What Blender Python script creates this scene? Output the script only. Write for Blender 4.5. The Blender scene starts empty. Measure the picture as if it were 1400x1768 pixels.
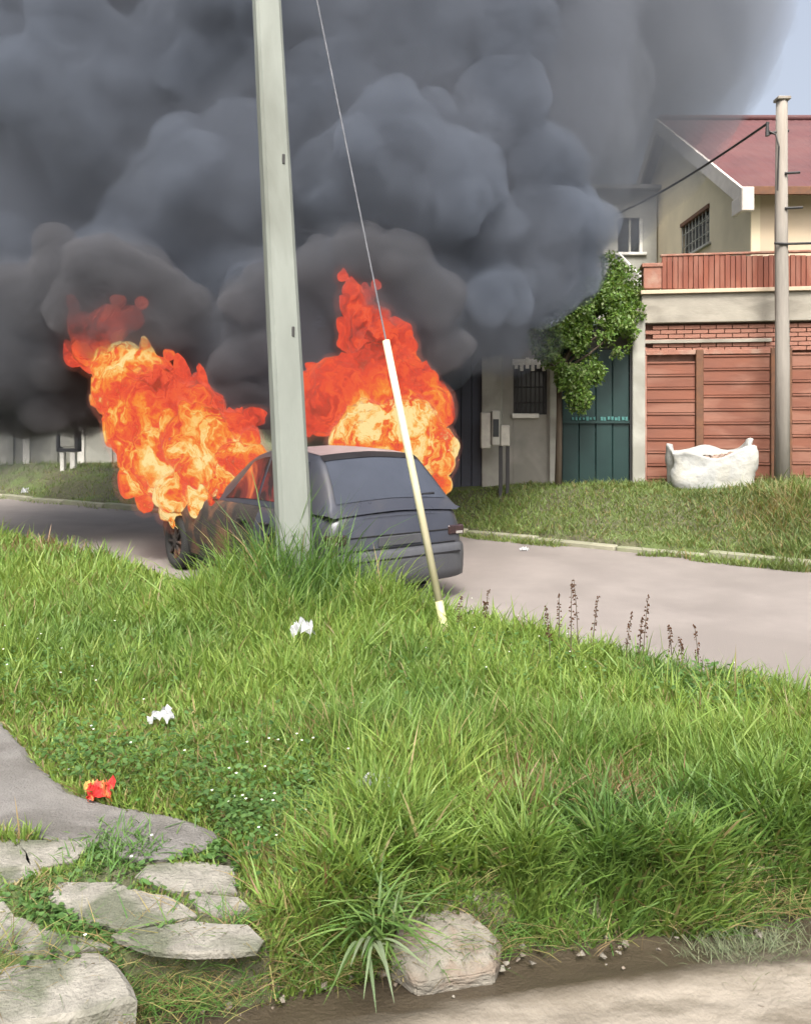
import bpy, bmesh, math, random
import numpy as np
from mathutils import Vector, Matrix, noise as mnoise

random.seed(7)
RNG = np.random.default_rng(7)
SC = bpy.context.scene
COL = SC.collection
R = math.radians
EYE = 1.6
FOC = 1400.0          # focal length in photo pixels (photo 1400 x 1768)
HOR = 740.0           # horizon row

# ------------------------------------------------------------------ camera, world, sun, exposure
cam_data = bpy.data.cameras.new('camera')
cam = bpy.data.objects.new('camera', cam_data)
COL.objects.link(cam)
cam.location = (0, 0, EYE)
cam.rotation_euler = (R(90), 0, 0)
cam_data.sensor_fit = 'VERTICAL'
cam_data.sensor_height = 24
cam_data.sensor_width = 24
cam_data.lens = 24 * FOC / 1768
cam_data.shift_y = (HOR - 884) / 1768
cam_data.clip_start = 0.05
cam_data.clip_end = 2000
SC.camera = cam

SUN_EL, SUN_AZ = 54.0, 180.0      # azimuth: clockwise from +Y seen from above -> behind the camera, a little to the right
world = bpy.data.worlds.new('World')
SC.world = world
world.use_nodes = True
wn = world.node_tree
bg = wn.nodes.get('Background') or wn.nodes.new('ShaderNodeBackground')
sky = wn.nodes.new('ShaderNodeTexSky')
sky.sky_type = 'NISHITA'
sky.sun_disc = False
sky.sun_elevation = R(SUN_EL)
sky.sun_rotation = R(SUN_AZ)
sky.dust_density = 10.0
sky.air_density = 1.0
sky.ozone_density = 1.0
hsv = wn.nodes.new('ShaderNodeHueSaturation'); hsv.inputs['Saturation'].default_value = 0.55; hsv.inputs['Value'].default_value = 1.15   # hazy, milky sky
wn.links.new(sky.outputs[0], hsv.inputs['Color'])
wn.links.new(hsv.outputs[0], bg.inputs[0])
bg.inputs[1].default_value = 0.15
sun_data = bpy.data.lights.new('sun', 'SUN')
sun = bpy.data.objects.new('sun', sun_data)
COL.objects.link(sun)
sun_data.energy = 1.7
sun_data.angle = R(14)
sun_data.color = (1.0, 0.955, 0.88)
sd = Vector((math.sin(R(SUN_AZ)) * math.cos(R(SUN_EL)), math.cos(R(SUN_AZ)) * math.cos(R(SUN_EL)), math.sin(R(SUN_EL))))
sun.rotation_euler = sd.to_track_quat('Z', 'Y').to_euler()
SC.view_settings.view_transform = 'Standard'
SC.view_settings.look = 'None'
SC.view_settings.exposure = 0.97
SC.view_settings.gamma = 1.0
SC.view_settings.use_curve_mapping = False
SC.cycles.use_denoising = True
SC.cycles.max_bounces = 6
SC.cycles.diffuse_bounces = 3
SC.cycles.glossy_bounces = 3
SC.cycles.transmission_bounces = 4
SC.cycles.transparent_max_bounces = 24
SC.cycles.volume_bounces = 1
SC.cycles.sample_clamp_indirect = 5

# ------------------------------------------------------------------ helpers
def P(px, py, Y):
    return Vector(((px - 700) / FOC * Y, Y, EYE - (py - HOR) / FOC * Y))

def G(px, py, z=0.0):
    Y = (EYE - z) * FOC / (py - HOR)
    return Vector(((px - 700) / FOC * Y, Y, z))

def link(o, parent=None):
    COL.objects.link(o)
    if parent is not None:
        o.parent = parent
    return o

def tag(o, label=None, cat=None, group=None, kind=None):
    if label: o['label'] = label
    if cat: o['category'] = cat
    if group: o['group'] = group
    if kind: o['kind'] = kind
    return o

def empty(name, loc=(0, 0, 0), rz=0.0):
    o = bpy.data.objects.new(name, None)
    o.location = loc
    o.rotation_euler = (0, 0, rz)
    o.empty_display_size = 0.1
    return link(o)

class MB:
    def __init__(s):
        s.v = []; s.f = []
    def add(s, vs, fs):
        n = len(s.v)
        s.v += [tuple(v) for v in vs]
        s.f += [tuple(i + n for i in f) for f in fs]
        return s
    def box(s, x0, x1, y0, y1, z0, z1, b=0.0):
        if b <= 0:
            vs = [(x, y, z) for z in (z0, z1) for y in (y0, y1) for x in (x0, x1)]
            return s.add(vs, [(0, 2, 3, 1), (4, 5, 7, 6), (0, 1, 5, 4), (2, 6, 7, 3), (0, 4, 6, 2), (1, 3, 7, 5)])
        vs = []
        for z in (z0, z1):
            for y in (y0, y1):
                for x in (x0, x1):
                    sx = b if x == x0 else -b; sy = b if y == y0 else -b; sz = b if z == z0 else -b
                    vs += [(x, y + sy, z + sz), (x + sx, y, z + sz), (x + sx, y + sy, z)]
        c = Vector(((x0 + x1) / 2, (y0 + y1) / 2, (z0 + z1) / 2))
        bm = bmesh.new()
        for v in vs: bm.verts.new(v)
        bmesh.ops.convex_hull(bm, input=bm.verts)
        bm.verts.index_update()
        s.add([v.co[:] for v in bm.verts], [[v.index for v in f.verts] for f in bm.faces])
        bm.free()
        return s
    def tube(s, pts, r, n=8, cap=True):
        pts = [Vector(p) for p in pts]
        rs = r if isinstance(r, (list, tuple)) else [r] * len(pts)
        vs = []; fs = []
        up = None
        for i, p in enumerate(pts):
            d = (pts[min(i + 1, len(pts) - 1)] - pts[max(i - 1, 0)]).normalized()
            if up is None:
                up = Vector((0, 0, 1)) if abs(d.z) < 0.9 else Vector((1, 0, 0))
            a = d.cross(up).normalized(); bb = a.cross(d).normalized(); up = bb
            for k in range(n):
                t = 2 * math.pi * k / n
                vs.append(p + (a * math.cos(t) + bb * math.sin(t)) * rs[i])
        for i in range(len(pts) - 1):
            for k in range(n):
                k2 = (k + 1) % n
                fs.append((i * n + k, i * n + k2, (i + 1) * n + k2, (i + 1) * n + k))
        if cap:
            fs.append(tuple(range(n - 1, -1, -1)))
            fs.append(tuple((len(pts) - 1) * n + k for k in range(n)))
        return s.add(vs, fs)
    def prism(s, poly, z0, z1):
        n = len(poly)
        vs = [(x, y, z0) for x, y in poly] + [(x, y, z1) for x, y in poly]
        fs = [tuple(range(n - 1, -1, -1)), tuple(range(n, 2 * n))]
        fs += [(i, (i + 1) % n, n + (i + 1) % n, n + i) for i in range(n)]
        return s.add(vs, fs)
    def mesh(s, name):
        me = bpy.data.meshes.new(name)
        me.from_pydata(s.v, [], s.f)
        bm = bmesh.new(); bm.from_mesh(me)
        bmesh.ops.recalc_face_normals(bm, faces=bm.faces)
        bm.to_mesh(me); bm.free()
        return me
    def build(s, name, mat, parent=None, smooth=False):
        me = s.mesh(name)
        me.materials.append(mat)
        o = bpy.data.objects.new(name, me)
        if smooth: me.shade_smooth()
        return link(o, parent)

def obj_from(name, me, mat, parent=None, smooth=False):
    if mat is not None and not len(me.materials): me.materials.append(mat)
    o = bpy.data.objects.new(name, me)
    if smooth: me.shade_smooth()
    return link(o, parent)

# vectorised value noise ------------------------------------------------
_PERM = RNG.random(65536).astype(np.float32)
def _h(ix, iy, iz, seed):
    n = (ix.astype(np.int64) * 73856093) ^ (iy.astype(np.int64) * 19349663) ^ (iz.astype(np.int64) * 83492791) ^ (seed * 2654435)
    return _PERM[(n ^ (n >> 13)) & 65535]
def vnoise(p, seed=0):
    p = np.asarray(p, dtype=np.float64)
    i = np.floor(p); f = p - i; i = i.astype(np.int64)
    f = f * f * f * (f * (f * 6 - 15) + 10)
    r = 0
    for dx in (0, 1):
        wx = f[:, 0] if dx else 1 - f[:, 0]
        for dy in (0, 1):
            wy = f[:, 1] if dy else 1 - f[:, 1]
            for dz in (0, 1):
                wz = f[:, 2] if dz else 1 - f[:, 2]
                r = r + wx * wy * wz * _h(i[:, 0] + dx, i[:, 1] + dy, i[:, 2] + dz, seed)
    return r * 2 - 1
def fbm(p, octs=4, seed=0, gain=0.5):
    p = np.asarray(p, dtype=np.float64)
    a = 1.0; r = 0; t = 0
    for k in range(octs):
        r = r + a * vnoise(p * 2 ** k + 17.3 * k, seed + k); t += a; a *= gain
    return r / t
def n2(x, y, s, octs=3, seed=0):
    return fbm(np.stack([x * s, y * s, np.zeros_like(x)], 1), octs, seed)

def poly_dist(x, y, pl):
    """signed distance to an open polyline; positive on its left side"""
    pl = np.array(pl, float)
    best = np.full(x.shape, 1e9); sg = np.ones(x.shape)
    for a, b in zip(pl[:-1], pl[1:]):
        d = b - a; L = d @ d
        t = np.clip(((x - a[0]) * d[0] + (y - a[1]) * d[1]) / L, 0, 1)
        qx = a[0] + t * d[0]; qy = a[1] + t * d[1]
        dd = np.hypot(x - qx, y - qy)
        cr = d[0] * (y - a[1]) - d[1] * (x - a[0])
        m = dd < best
        best = np.where(m, dd, best); sg = np.where(m, np.sign(cr), sg)
    return best * sg
def in_poly(x, y, poly):
    r = np.zeros(x.shape, bool)
    n = len(poly)
    for i in range(n):
        x1, y1 = poly[i]; x2, y2 = poly[(i + 1) % n]
        c = ((y1 > y) != (y2 > y)) & (x < (x2 - x1) * (y - y1) / ((y2 - y1) + 1e-12) + x1)
        r ^= c
    return r
def sstep(t):
    t = np.clip(t, 0, 1); return t * t * (3 - 2 * t)

# ------------------------------------------------------------------ materials
def new_mat(name):
    m = bpy.data.materials.new(name); m.use_nodes = True
    nt = m.node_tree
    for n in list(nt.nodes): nt.nodes.remove(n)
    out = nt.nodes.new('ShaderNodeOutputMaterial')
    return m, nt, out

def surf(name, c1, c2=None, rough=0.8, scale=3.0, detail=6, bump=0.2, bscale=None, metal=0.0, spec=0.4, c3=None, c3scale=0.7, c3amt=0.5, stretch=(1, 1, 1), bdist=0.01, rvar=0.1):
    m, nt, out = new_mat(name)
    N = nt.nodes.new; L = nt.links.new
    b = N('ShaderNodeBsdfPrincipled')
    L(b.outputs[0], out.inputs[0])
    b.inputs['Metallic'].default_value = metal
    b.inputs['Specular IOR Level'].default_value = spec
    tc = N('ShaderNodeTexCoord'); mp = N('ShaderNodeMapping')
    mp.inputs['Scale'].default_value = stretch
    L(tc.outputs['Object'], mp.inputs[0])
    n1 = N('ShaderNodeTexNoise'); n1.inputs['Scale'].default_value = scale; n1.inputs['Detail'].default_value = detail
    n1.inputs['Roughness'].default_value = 0.62
    L(mp.outputs[0], n1.inputs['Vector'])
    c2 = c2 or tuple(x * 0.7 for x in c1)
    cr = N('ShaderNodeValToRGB'); L(n1.outputs['Fac'], cr.inputs[0])
    cr.color_ramp.elements[0].position = 0.33; cr.color_ramp.elements[0].color = (*c2, 1)
    cr.color_ramp.elements[1].position = 0.67; cr.color_ramp.elements[1].color = (*c1, 1)
    col = cr.outputs[0]
    if c3:
        n3 = N('ShaderNodeTexNoise'); n3.inputs['Scale'].default_value = c3scale; n3.inputs['Detail'].default_value = 5
        n3.inputs['Distortion'].default_value = 0.6
        L(mp.outputs[0], n3.inputs['Vector'])
        r3 = N('ShaderNodeValToRGB'); L(n3.outputs['Fac'], r3.inputs[0])
        r3.color_ramp.elements[0].position = 0.48; r3.color_ramp.elements[0].color = (0, 0, 0, 1)
        r3.color_ramp.elements[1].position = 0.62; r3.color_ramp.elements[1].color = (c3amt,) * 3 + (1,)
        mx = N('ShaderNodeMix'); mx.data_type = 'RGBA'
        L(r3.outputs[0], mx.inputs[0]); L(col, mx.inputs[6]); mx.inputs[7].default_value = (*c3, 1)
        col = mx.outputs[2]
    L(col, b.inputs['Base Color'])
    mr = N('ShaderNodeMapRange'); L(n1.outputs['Fac'], mr.inputs[0])
    mr.inputs[1].default_value = 0.3; mr.inputs[2].default_value = 0.7
    mr.inputs[3].default_value = max(0.02, rough - rvar); mr.inputs[4].default_value = min(1, rough + rvar)
    L(mr.outputs[0], b.inputs['Roughness'])
    if bump > 0:
        n4 = N('ShaderNodeTexNoise'); n4.inputs['Scale'].default_value = bscale or scale * 6; n4.inputs['Detail'].default_value = 5
        L(mp.outputs[0], n4.inputs['Vector'])
        bp = N('ShaderNodeBump'); bp.inputs['Strength'].default_value = bump; bp.inputs['Distance'].default_value = bdist
        L(n4.outputs['Fac'], bp.inputs['Height']); L(bp.outputs[0], b.inputs['Normal'])
    return m

def leaf_mat(name, rough=0.5, trans=0.35, spec=0.35):
    m, nt, out = new_mat(name)
    N = nt.nodes.new; L = nt.links.new
    a = N('ShaderNodeAttribute'); a.attribute_name = 'tint'
    b = N('ShaderNodeBsdfPrincipled'); b.inputs['Roughness'].default_value = rough; b.inputs['Specular IOR Level'].default_value = spec
    t = N('ShaderNodeBsdfTranslucent')
    hs = N('ShaderNodeMix'); hs.data_type = 'RGBA'; hs.blend_type = 'MULTIPLY'; hs.inputs[0].default_value = 1.0
    hs.inputs[7].default_value = (1.25, 1.15, 0.5, 1)
    L(a.outputs['Color'], hs.inputs[6]); L(hs.outputs[2], t.inputs[0])
    L(a.outputs['Color'], b.inputs['Base Color'])
    mx = N('ShaderNodeMixShader'); mx.inputs[0].default_value = trans
    L(b.outputs[0], mx.inputs[1]); L(t.outputs[0], mx.inputs[2]); L(mx.outputs[0], out.inputs[0])
    return m

M = {}
M['soil'] = surf('soil', (0.10, 0.105, 0.055), (0.055, 0.052, 0.03), 0.95, 9, bump=0.8, bscale=60, bdist=0.02, c3=(0.085, 0.12, 0.035), c3scale=1.5, c3amt=0.9)
M['asphalt'] = surf('road_surface', (0.215, 0.195, 0.182), (0.175, 0.158, 0.148), 0.9, 1.6, bump=0.35, bscale=90, c3=(0.155, 0.14, 0.13), c3scale=0.55, c3amt=0.6, spec=0.2)
M['mud'] = surf('street_mud', (0.34, 0.29, 0.215), (0.20, 0.165, 0.115), 0.8, 4, bump=0.6, bscale=55, bdist=0.01, c3=(0.10, 0.08, 0.055), c3scale=2.2, c3amt=0.8, stretch=(0.5, 1.6, 1), rvar=0.15)
M['concrete'] = surf('slab_concrete', (0.245, 0.235, 0.205), (0.16, 0.153, 0.133), 0.9, 14, bump=0.9, bscale=90, c3=(0.075, 0.085, 0.055), c3scale=4, c3amt=0.8, spec=0.2)
M['path'] = surf('path_concrete', (0.17, 0.163, 0.155), (0.13, 0.125, 0.118), 0.92, 11, bump=0.9, bscale=110, c3=(0.085, 0.08, 0.072), c3scale=2.5, c3amt=0.7, spec=0.2)
M['kerb'] = surf('kerb_concrete', (0.26, 0.255, 0.19), (0.17, 0.175, 0.12), 0.9, 3, bump=0.4, c3=(0.12, 0.16, 0.06), c3scale=1.2, c3amt=0.6)
M['pole'] = surf('pole_concrete', (0.24, 0.262, 0.24), (0.18, 0.198, 0.18), 0.85, 2.5, bump=0.35, bscale=70, stretch=(1, 1, 0.25), c3=(0.13, 0.14, 0.12), c3scale=2.2, c3amt=0.7, bdist=0.004)
M['pole_dark'] = surf('pole_hole', (0.05, 0.05, 0.05), None, 0.9, 9, bump=0)
M['woodpole'] = surf('weathered_post', (0.30, 0.28, 0.25), (0.20, 0.185, 0.165), 0.9, 8, bump=0.6, stretch=(1, 1, 0.1), c3=(0.16, 0.13, 0.10), c3scale=4)
M['grey_wall'] = surf('grey_plaster', (0.29, 0.28, 0.25), (0.21, 0.205, 0.185), 0.92, 1.6, bump=0.4, c3=(0.14, 0.14, 0.12), c3scale=0.8, c3amt=0.6)
M['pale_wall'] = surf('pale_plaster', (0.40, 0.40, 0.36), (0.31, 0.31, 0.28), 0.9, 2, bump=0.3, c3=(0.20, 0.20, 0.17), c3scale=1.2, c3amt=0.6)
M['beige_wall'] = surf('beige_plaster', (0.62, 0.54, 0.39), (0.54, 0.47, 0.34), 0.9, 1.2, bump=0.25, c3=(0.45, 0.39, 0.28), c3scale=0.5, c3amt=0.5)
M['cream_wall'] = surf('cream_plaster', (0.50, 0.41, 0.30), (0.44, 0.36, 0.27), 0.9, 1.2, bump=0.25, c3=(0.42, 0.34, 0.24), c3scale=0.6, c3amt=0.4)
M['beam'] = surf('beam_concrete', (0.32, 0.30, 0.255), (0.25, 0.235, 0.20), 0.9, 3, bump=0.4, c3=(0.17, 0.155, 0.13), c3scale=1.4, c3amt=0.6, stretch=(1, 1, 2.5))
M['red_slat'] = surf('red_boards', (0.20, 0.064, 0.038), (0.145, 0.046, 0.03), 0.75, 5, bump=0.3, stretch=(1, 1, 0.3), c3=(0.25, 0.12, 0.085), c3scale=4, c3amt=0.5)
M['red_plank'] = surf('red_planks', (0.205, 0.078, 0.048), (0.15, 0.058, 0.038), 0.7, 4, bump=0.3, stretch=(0.3, 1, 1), c3=(0.27, 0.14, 0.10), c3scale=3, c3amt=0.5)
M['red_brick'] = surf('pink_brick', (0.29, 0.14, 0.10), (0.24, 0.115, 0.085), 0.9, 9, bump=0.4, c3=(0.33, 0.24, 0.19), c3scale=3, c3amt=0.6)
M['mortar'] = surf('mortar', (0.27, 0.15, 0.115), None, 0.95, 9)
M['brown_steel'] = surf('rusty_post', (0.16, 0.075, 0.04), (0.10, 0.05, 0.03), 0.8, 8, bump=0.3)
M['green_door'] = surf('green_sheet', (0.010, 0.036, 0.034), (0.008, 0.027, 0.027), 0.5, 2, bump=0.1, spec=0.4)
M['teal'] = surf('teal_paint', (0.06, 0.20, 0.19), None, 0.6, 9, bump=0)
M['blue_gate'] = surf('slate_blue_sheet', (0.055, 0.065, 0.09), (0.04, 0.047, 0.065), 0.6, 2, bump=0.2)
M['white_paint'] = surf('white_paint', (0.72, 0.71, 0.67), (0.60, 0.59, 0.55), 0.7, 5, bump=0.15)
M['fascia'] = surf('white_fascia', (0.56, 0.52, 0.48), (0.48, 0.44, 0.40), 0.7, 5, bump=0.1)
M['iron'] = surf('black_iron', (0.03, 0.03, 0.032), None, 0.6, 9, bump=0.1)
M['dark_glass'] = surf('window_glass', (0.045, 0.05, 0.055), None, 0.12, 2, bump=0, spec=0.6, rvar=0.03)
M['roof'] = surf('maroon_roof', (0.10, 0.036, 0.037), (0.075, 0.029, 0.030), 0.75, 1.5, bump=0.15, c3=(0.11, 0.05, 0.048), c3scale=0.5, c3amt=0.6)
M['grey_roof'] = surf('sheet_roof', (0.25, 0.25, 0.25), None, 0.6, 1.5, bump=0.15)
M['bag'] = surf('woven_bag', (0.37, 0.38, 0.37), (0.28, 0.29, 0.28), 0.75, 9, bump=0.6, bscale=16, bdist=0.02, c3=(0.42, 0.41, 0.35), c3scale=3, c3amt=0.5)
M['rubble'] = surf('rubble', (0.35, 0.25, 0.20), (0.22, 0.17, 0.14), 0.95, 15, bump=0.8)
M['meter'] = surf('meter_housing', (0.42, 0.41, 0.36), (0.32, 0.31, 0.28), 0.7, 9, bump=0.3)
M['cable'] = surf('black_cable', (0.03, 0.028, 0.027), None, 0.6, 9, bump=0)
M['steel_wire'] = surf('guy_wire', (0.17, 0.175, 0.19), None, 0.45, 9, bump=0, metal=0.4)
M['guard'] = surf('guard_plastic', (0.55, 0.52, 0.38), (0.46, 0.42, 0.28), 0.45, 3, bump=0.1, c3=(0.50, 0.48, 0.22), c3scale=1.1, c3amt=0.6)
M['guard_low'] = surf('guard_yellow', (0.50, 0.50, 0.26), (0.42, 0.42, 0.20), 0.45, 6, bump=0.1)
M['stone'] = surf('stone', (0.215, 0.20, 0.17), (0.15, 0.14, 0.118), 0.95, 14, bump=0.9, bscale=60, c3=(0.16, 0.12, 0.09), c3scale=9, c3amt=0.6, spec=0.15)
M['litter_white'] = surf('white_plastic_film', (0.75, 0.77, 0.78), (0.60, 0.62, 0.64), 0.35, 20, bump=0.3)
M['litter_red'] = surf('red_wrapper', (0.75, 0.07, 0.06), (0.60, 0.04, 0.04), 0.4, 18, bump=0.3, c3=(0.80, 0.52, 0.15), c3scale=14, c3amt=1.0)
M['litter_yellow'] = surf('yellow_wrapper', (0.85, 0.62, 0.20), None, 0.4, 18, bump=0.3)
M['bark'] = surf('bark', (0.12, 0.095, 0.07), (0.07, 0.055, 0.04), 0.95, 9, bump=0.8, stretch=(1, 1, 0.2))
M['grass'] = leaf_mat('grass_blades')
M['leaf'] = leaf_mat('leaves', 0.45, 0.3)
M['dry'] = leaf_mat('dry_stalks', 0.8, 0.15, 0.1)
M['petal'] = surf('white_petal', (0.75, 0.75, 0.68), None, 0.7, 9, bump=0)
# car
M['paint'] = surf('car_paint', (0.055, 0.060, 0.078), (0.044, 0.048, 0.063), 0.36, 1.5, bump=0.05, metal=0.35, spec=0.5, c3=(0.075, 0.073, 0.075), c3scale=1.5, c3amt=0.6)
M['burnt'] = surf('burnt_paint', (0.03, 0.024, 0.02), (0.012, 0.01, 0.01), 0.85, 6, bump=0.5, c3=(0.12, 0.055, 0.03), c3scale=4, c3amt=0.7)
M['sooty_roof'] = surf('scorched_roof', (0.27, 0.22, 0.22), (0.17, 0.13, 0.13), 0.6, 3, bump=0.1, c3=(0.14, 0.11, 0.11), c3scale=3, c3amt=0.5)
M['car_glass'] = surf('car_glass', (0.045, 0.052, 0.07), None, 0.08, 1.5, bump=0, spec=0.7, rvar=0.03)
M['bumper'] = surf('bumper_plastic', (0.065, 0.068, 0.075), (0.05, 0.052, 0.06), 0.5, 5, bump=0.1)
M['rubber'] = surf('rubber', (0.02, 0.02, 0.02), None, 0.85, 12, bump=0.3)
M['black_trim'] = surf('black_trim', (0.012, 0.012, 0.014), None, 0.5, 9, bump=0)
M['tail_red'] = surf('tail_lamp_red', (0.035, 0.018, 0.020), None, 0.2, 9, bump=0, spec=0.6)
M['tail_white'] = surf('tail_lamp_clear', (0.30, 0.28, 0.26), None, 0.15, 9, bump=0, spec=0.6)
M['rim'] = surf('wheel_rim', (0.10, 0.10, 0.105), (0.05, 0.05, 0.05), 0.5, 9, bump=0.1, metal=0.6)
M['plate'] = surf('number_plate', (0.5, 0.5, 0.48), None, 0.5, 9, bump=0)
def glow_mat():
    m, nt, out = new_mat('painted_fire_glow'); N = nt.nodes.new; L = nt.links.new
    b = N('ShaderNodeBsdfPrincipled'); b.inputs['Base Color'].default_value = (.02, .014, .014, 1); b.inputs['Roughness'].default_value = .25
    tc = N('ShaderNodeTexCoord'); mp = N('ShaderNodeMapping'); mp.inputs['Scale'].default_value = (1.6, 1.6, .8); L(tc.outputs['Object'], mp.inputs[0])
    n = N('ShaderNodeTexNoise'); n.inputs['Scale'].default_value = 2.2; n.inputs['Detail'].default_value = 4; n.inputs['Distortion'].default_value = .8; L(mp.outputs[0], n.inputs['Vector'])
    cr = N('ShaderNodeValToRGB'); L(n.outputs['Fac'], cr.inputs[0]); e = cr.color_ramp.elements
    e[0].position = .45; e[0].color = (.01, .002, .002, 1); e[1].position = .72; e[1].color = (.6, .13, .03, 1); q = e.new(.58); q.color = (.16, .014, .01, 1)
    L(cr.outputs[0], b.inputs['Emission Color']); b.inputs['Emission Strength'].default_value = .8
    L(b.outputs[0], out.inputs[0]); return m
M['glow_pane'] = glow_mat()  # dark pane with the cabin fire's red glow painted in as emission

# ------------------------------------------------------------------ layout lines
E2 = [(12, -6), (5.5, 0.6), (4.2, 2.3), (3.2, 3.3), (2.2, 4.45), (0.68, 6.1), (-0.8, 6.85), (-2.2, 8.0), (-4.4, 10.2), (-8, 13.3), (-14, 18.3), (-30, 32), (-200, 180)]
E3 = [(60, -36), (14, 1.6), (9, 5.75), (4.6, 9.15), (0.9, 12.1), (-4.97, 15.6), (-8.3, 17.9), (-14, 22.3), (-30, 35.5), (-200, 178)]
def e1(x):                        # front edge of the near verge
    return 2.42 + 0.2 * x - 0.09 * sstep((-x - 0.25) / 0.3)

def height(x, y):
    d2 = -poly_dist(x, y, E2)     # after sign flip: positive on the camera side of the road edge
    d2 = -d2                      # E2 runs right->left, so its left side is the camera side
    d3 = -poly_dist(x, y, E3)     # positive beyond the far kerb
    wob = 0.06 * n2(x, y, 3.0, 3, 5)
    dn = y - e1(x) + wob
    lump = 0.05 * n2(x, y, 1.1, 3, 1) + 0.02 * n2(x, y, 6, 2, 2)
    edge = np.minimum(dn / 0.10, (d2 + wob) / 0.25)
    z_verge = -0.05 + 0.19 * sstep(edge) + sstep(np.minimum(dn / 0.5, d2 / 0.5)) * (0.03 + lump * 0.7)
    z_far = -0.05 + 0.16 * sstep((d3 - 0.10) / 0.05) + 0.57 * sstep((d3 - 0.1) / 1.5) * 1.0 + lump * 0.6 * sstep(d3 / 1)
    z_far = np.where(x < -2, z_far, z_far)
    z = np.full(x.shape, -0.05)
    on_verge = (d2 > 0) & (dn > 0)
    z = np.where(on_verge, z_verge, z)
    z = np.where(d3 > 0, z_far, z)
    return z
def gz(x, y):
    return float(height(np.array([float(x)]), np.array([float(y)]))[0])

# ------------------------------------------------------------------ ground
def grid_mesh(name, xs, ys, zf):
    X, Y = np.meshgrid(xs, ys)
    x = X.ravel(); y = Y.ravel(); z = zf(x, y)
    nx, ny = len(xs), len(ys)
    co = np.stack([x, y, z], 1).astype(np.float32)
    i = np.arange((nx - 1) * (ny - 1)); r = i // (nx - 1); c = i % (nx - 1)
    a = r * nx + c
    q = np.stack([a, a + 1, a + nx + 1, a + nx], 1).astype(np.int32)
    me = bpy.data.meshes.new(name)
    me.vertices.add(len(co)); me.vertices.foreach_set('co', co.ravel())
    me.loops.add(q.size); me.loops.foreach_set('vertex_index', q.ravel())
    me.polygons.add(len(q)); me.polygons.foreach_set('loop_start', np.arange(0, q.size, 4, dtype=np.int32))
    me.update(calc_edges=True)
    me.shade_smooth()
    return me
def graded(lo, a, b, hi, step, k=1.22):
    v = list(np.arange(a, b + step / 2, step)); s = step
    while v[-1] < hi: s *= k; v.append(v[-1] + s)
    s = step; w = [v[0]]
    while w[-1] > lo: s *= k; w.append(w[-1] - s)
    return np.array(w[::-1][:-1] + v)
xs = graded(-400, -11, 7.5, 400, 0.055)
ys = np.concatenate([graded(-60, 1.6, 5.0, 5.0, 0.035)[:-1], graded(5.0, 5.0, 19, 900, 0.06)])
ys = np.unique(np.round(ys, 4))
g = obj_from('ground', grid_mesh('ground', xs, ys, height), M['soil'])
g['kind'] = 'structure'

# road sheet beyond the verge, muddy street in front of it
MB().add([(-200, 2.36 + 0.2 * -200 + 120, 0), (60, -40, 0), (3.4, 3.0, 0), (-1, 4.5, 0), (-30, 20, 0), (-200, 140, 0), (-200, 200, 0), (60, 60, 0)], []).v
rv = [(-210, 150, 0), (-30, 20, 0), (-3.0, 4.2, 0), (3.9, 2.75, 0), (40, 9.0, 0), (60, 9, 0), (70, 30, 0), (-150, 210, 0)]
ro = MB().add(rv, [tuple(range(len(rv)))]).build('road', M['asphalt']); ro['kind'] = 'structure'

def mudz(x, y):
    d = e1(x) - y                # distance in front of the verge
    rut = 0.020 * n2(x * 0.35, y * 1.6, 2.2, 3, 21) + 0.006 * n2(x, y, 16, 3, 22)
    gutter = -0.025 * np.exp(-((d - 0.04) / 0.09) ** 2)
    ridge = 0.016 * np.exp(-((d - 0.24 + 0.03 * np.sin(x * 3)) / 0.05) ** 2)
    return rut * sstep((d + 0.2) / 0.4) + gutter + ridge + 0.0
xs2 = graded(-14, -2.0, 2.6, 14, 0.014); ys2 = graded(-8, 1.6, 3.0, 3.2, 0.012)
mud_me = grid_mesh('muddy_street', xs2, ys2, mudz)
ms = obj_from('muddy_street', mud_me, None); ms['kind'] = 'structure'
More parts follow.
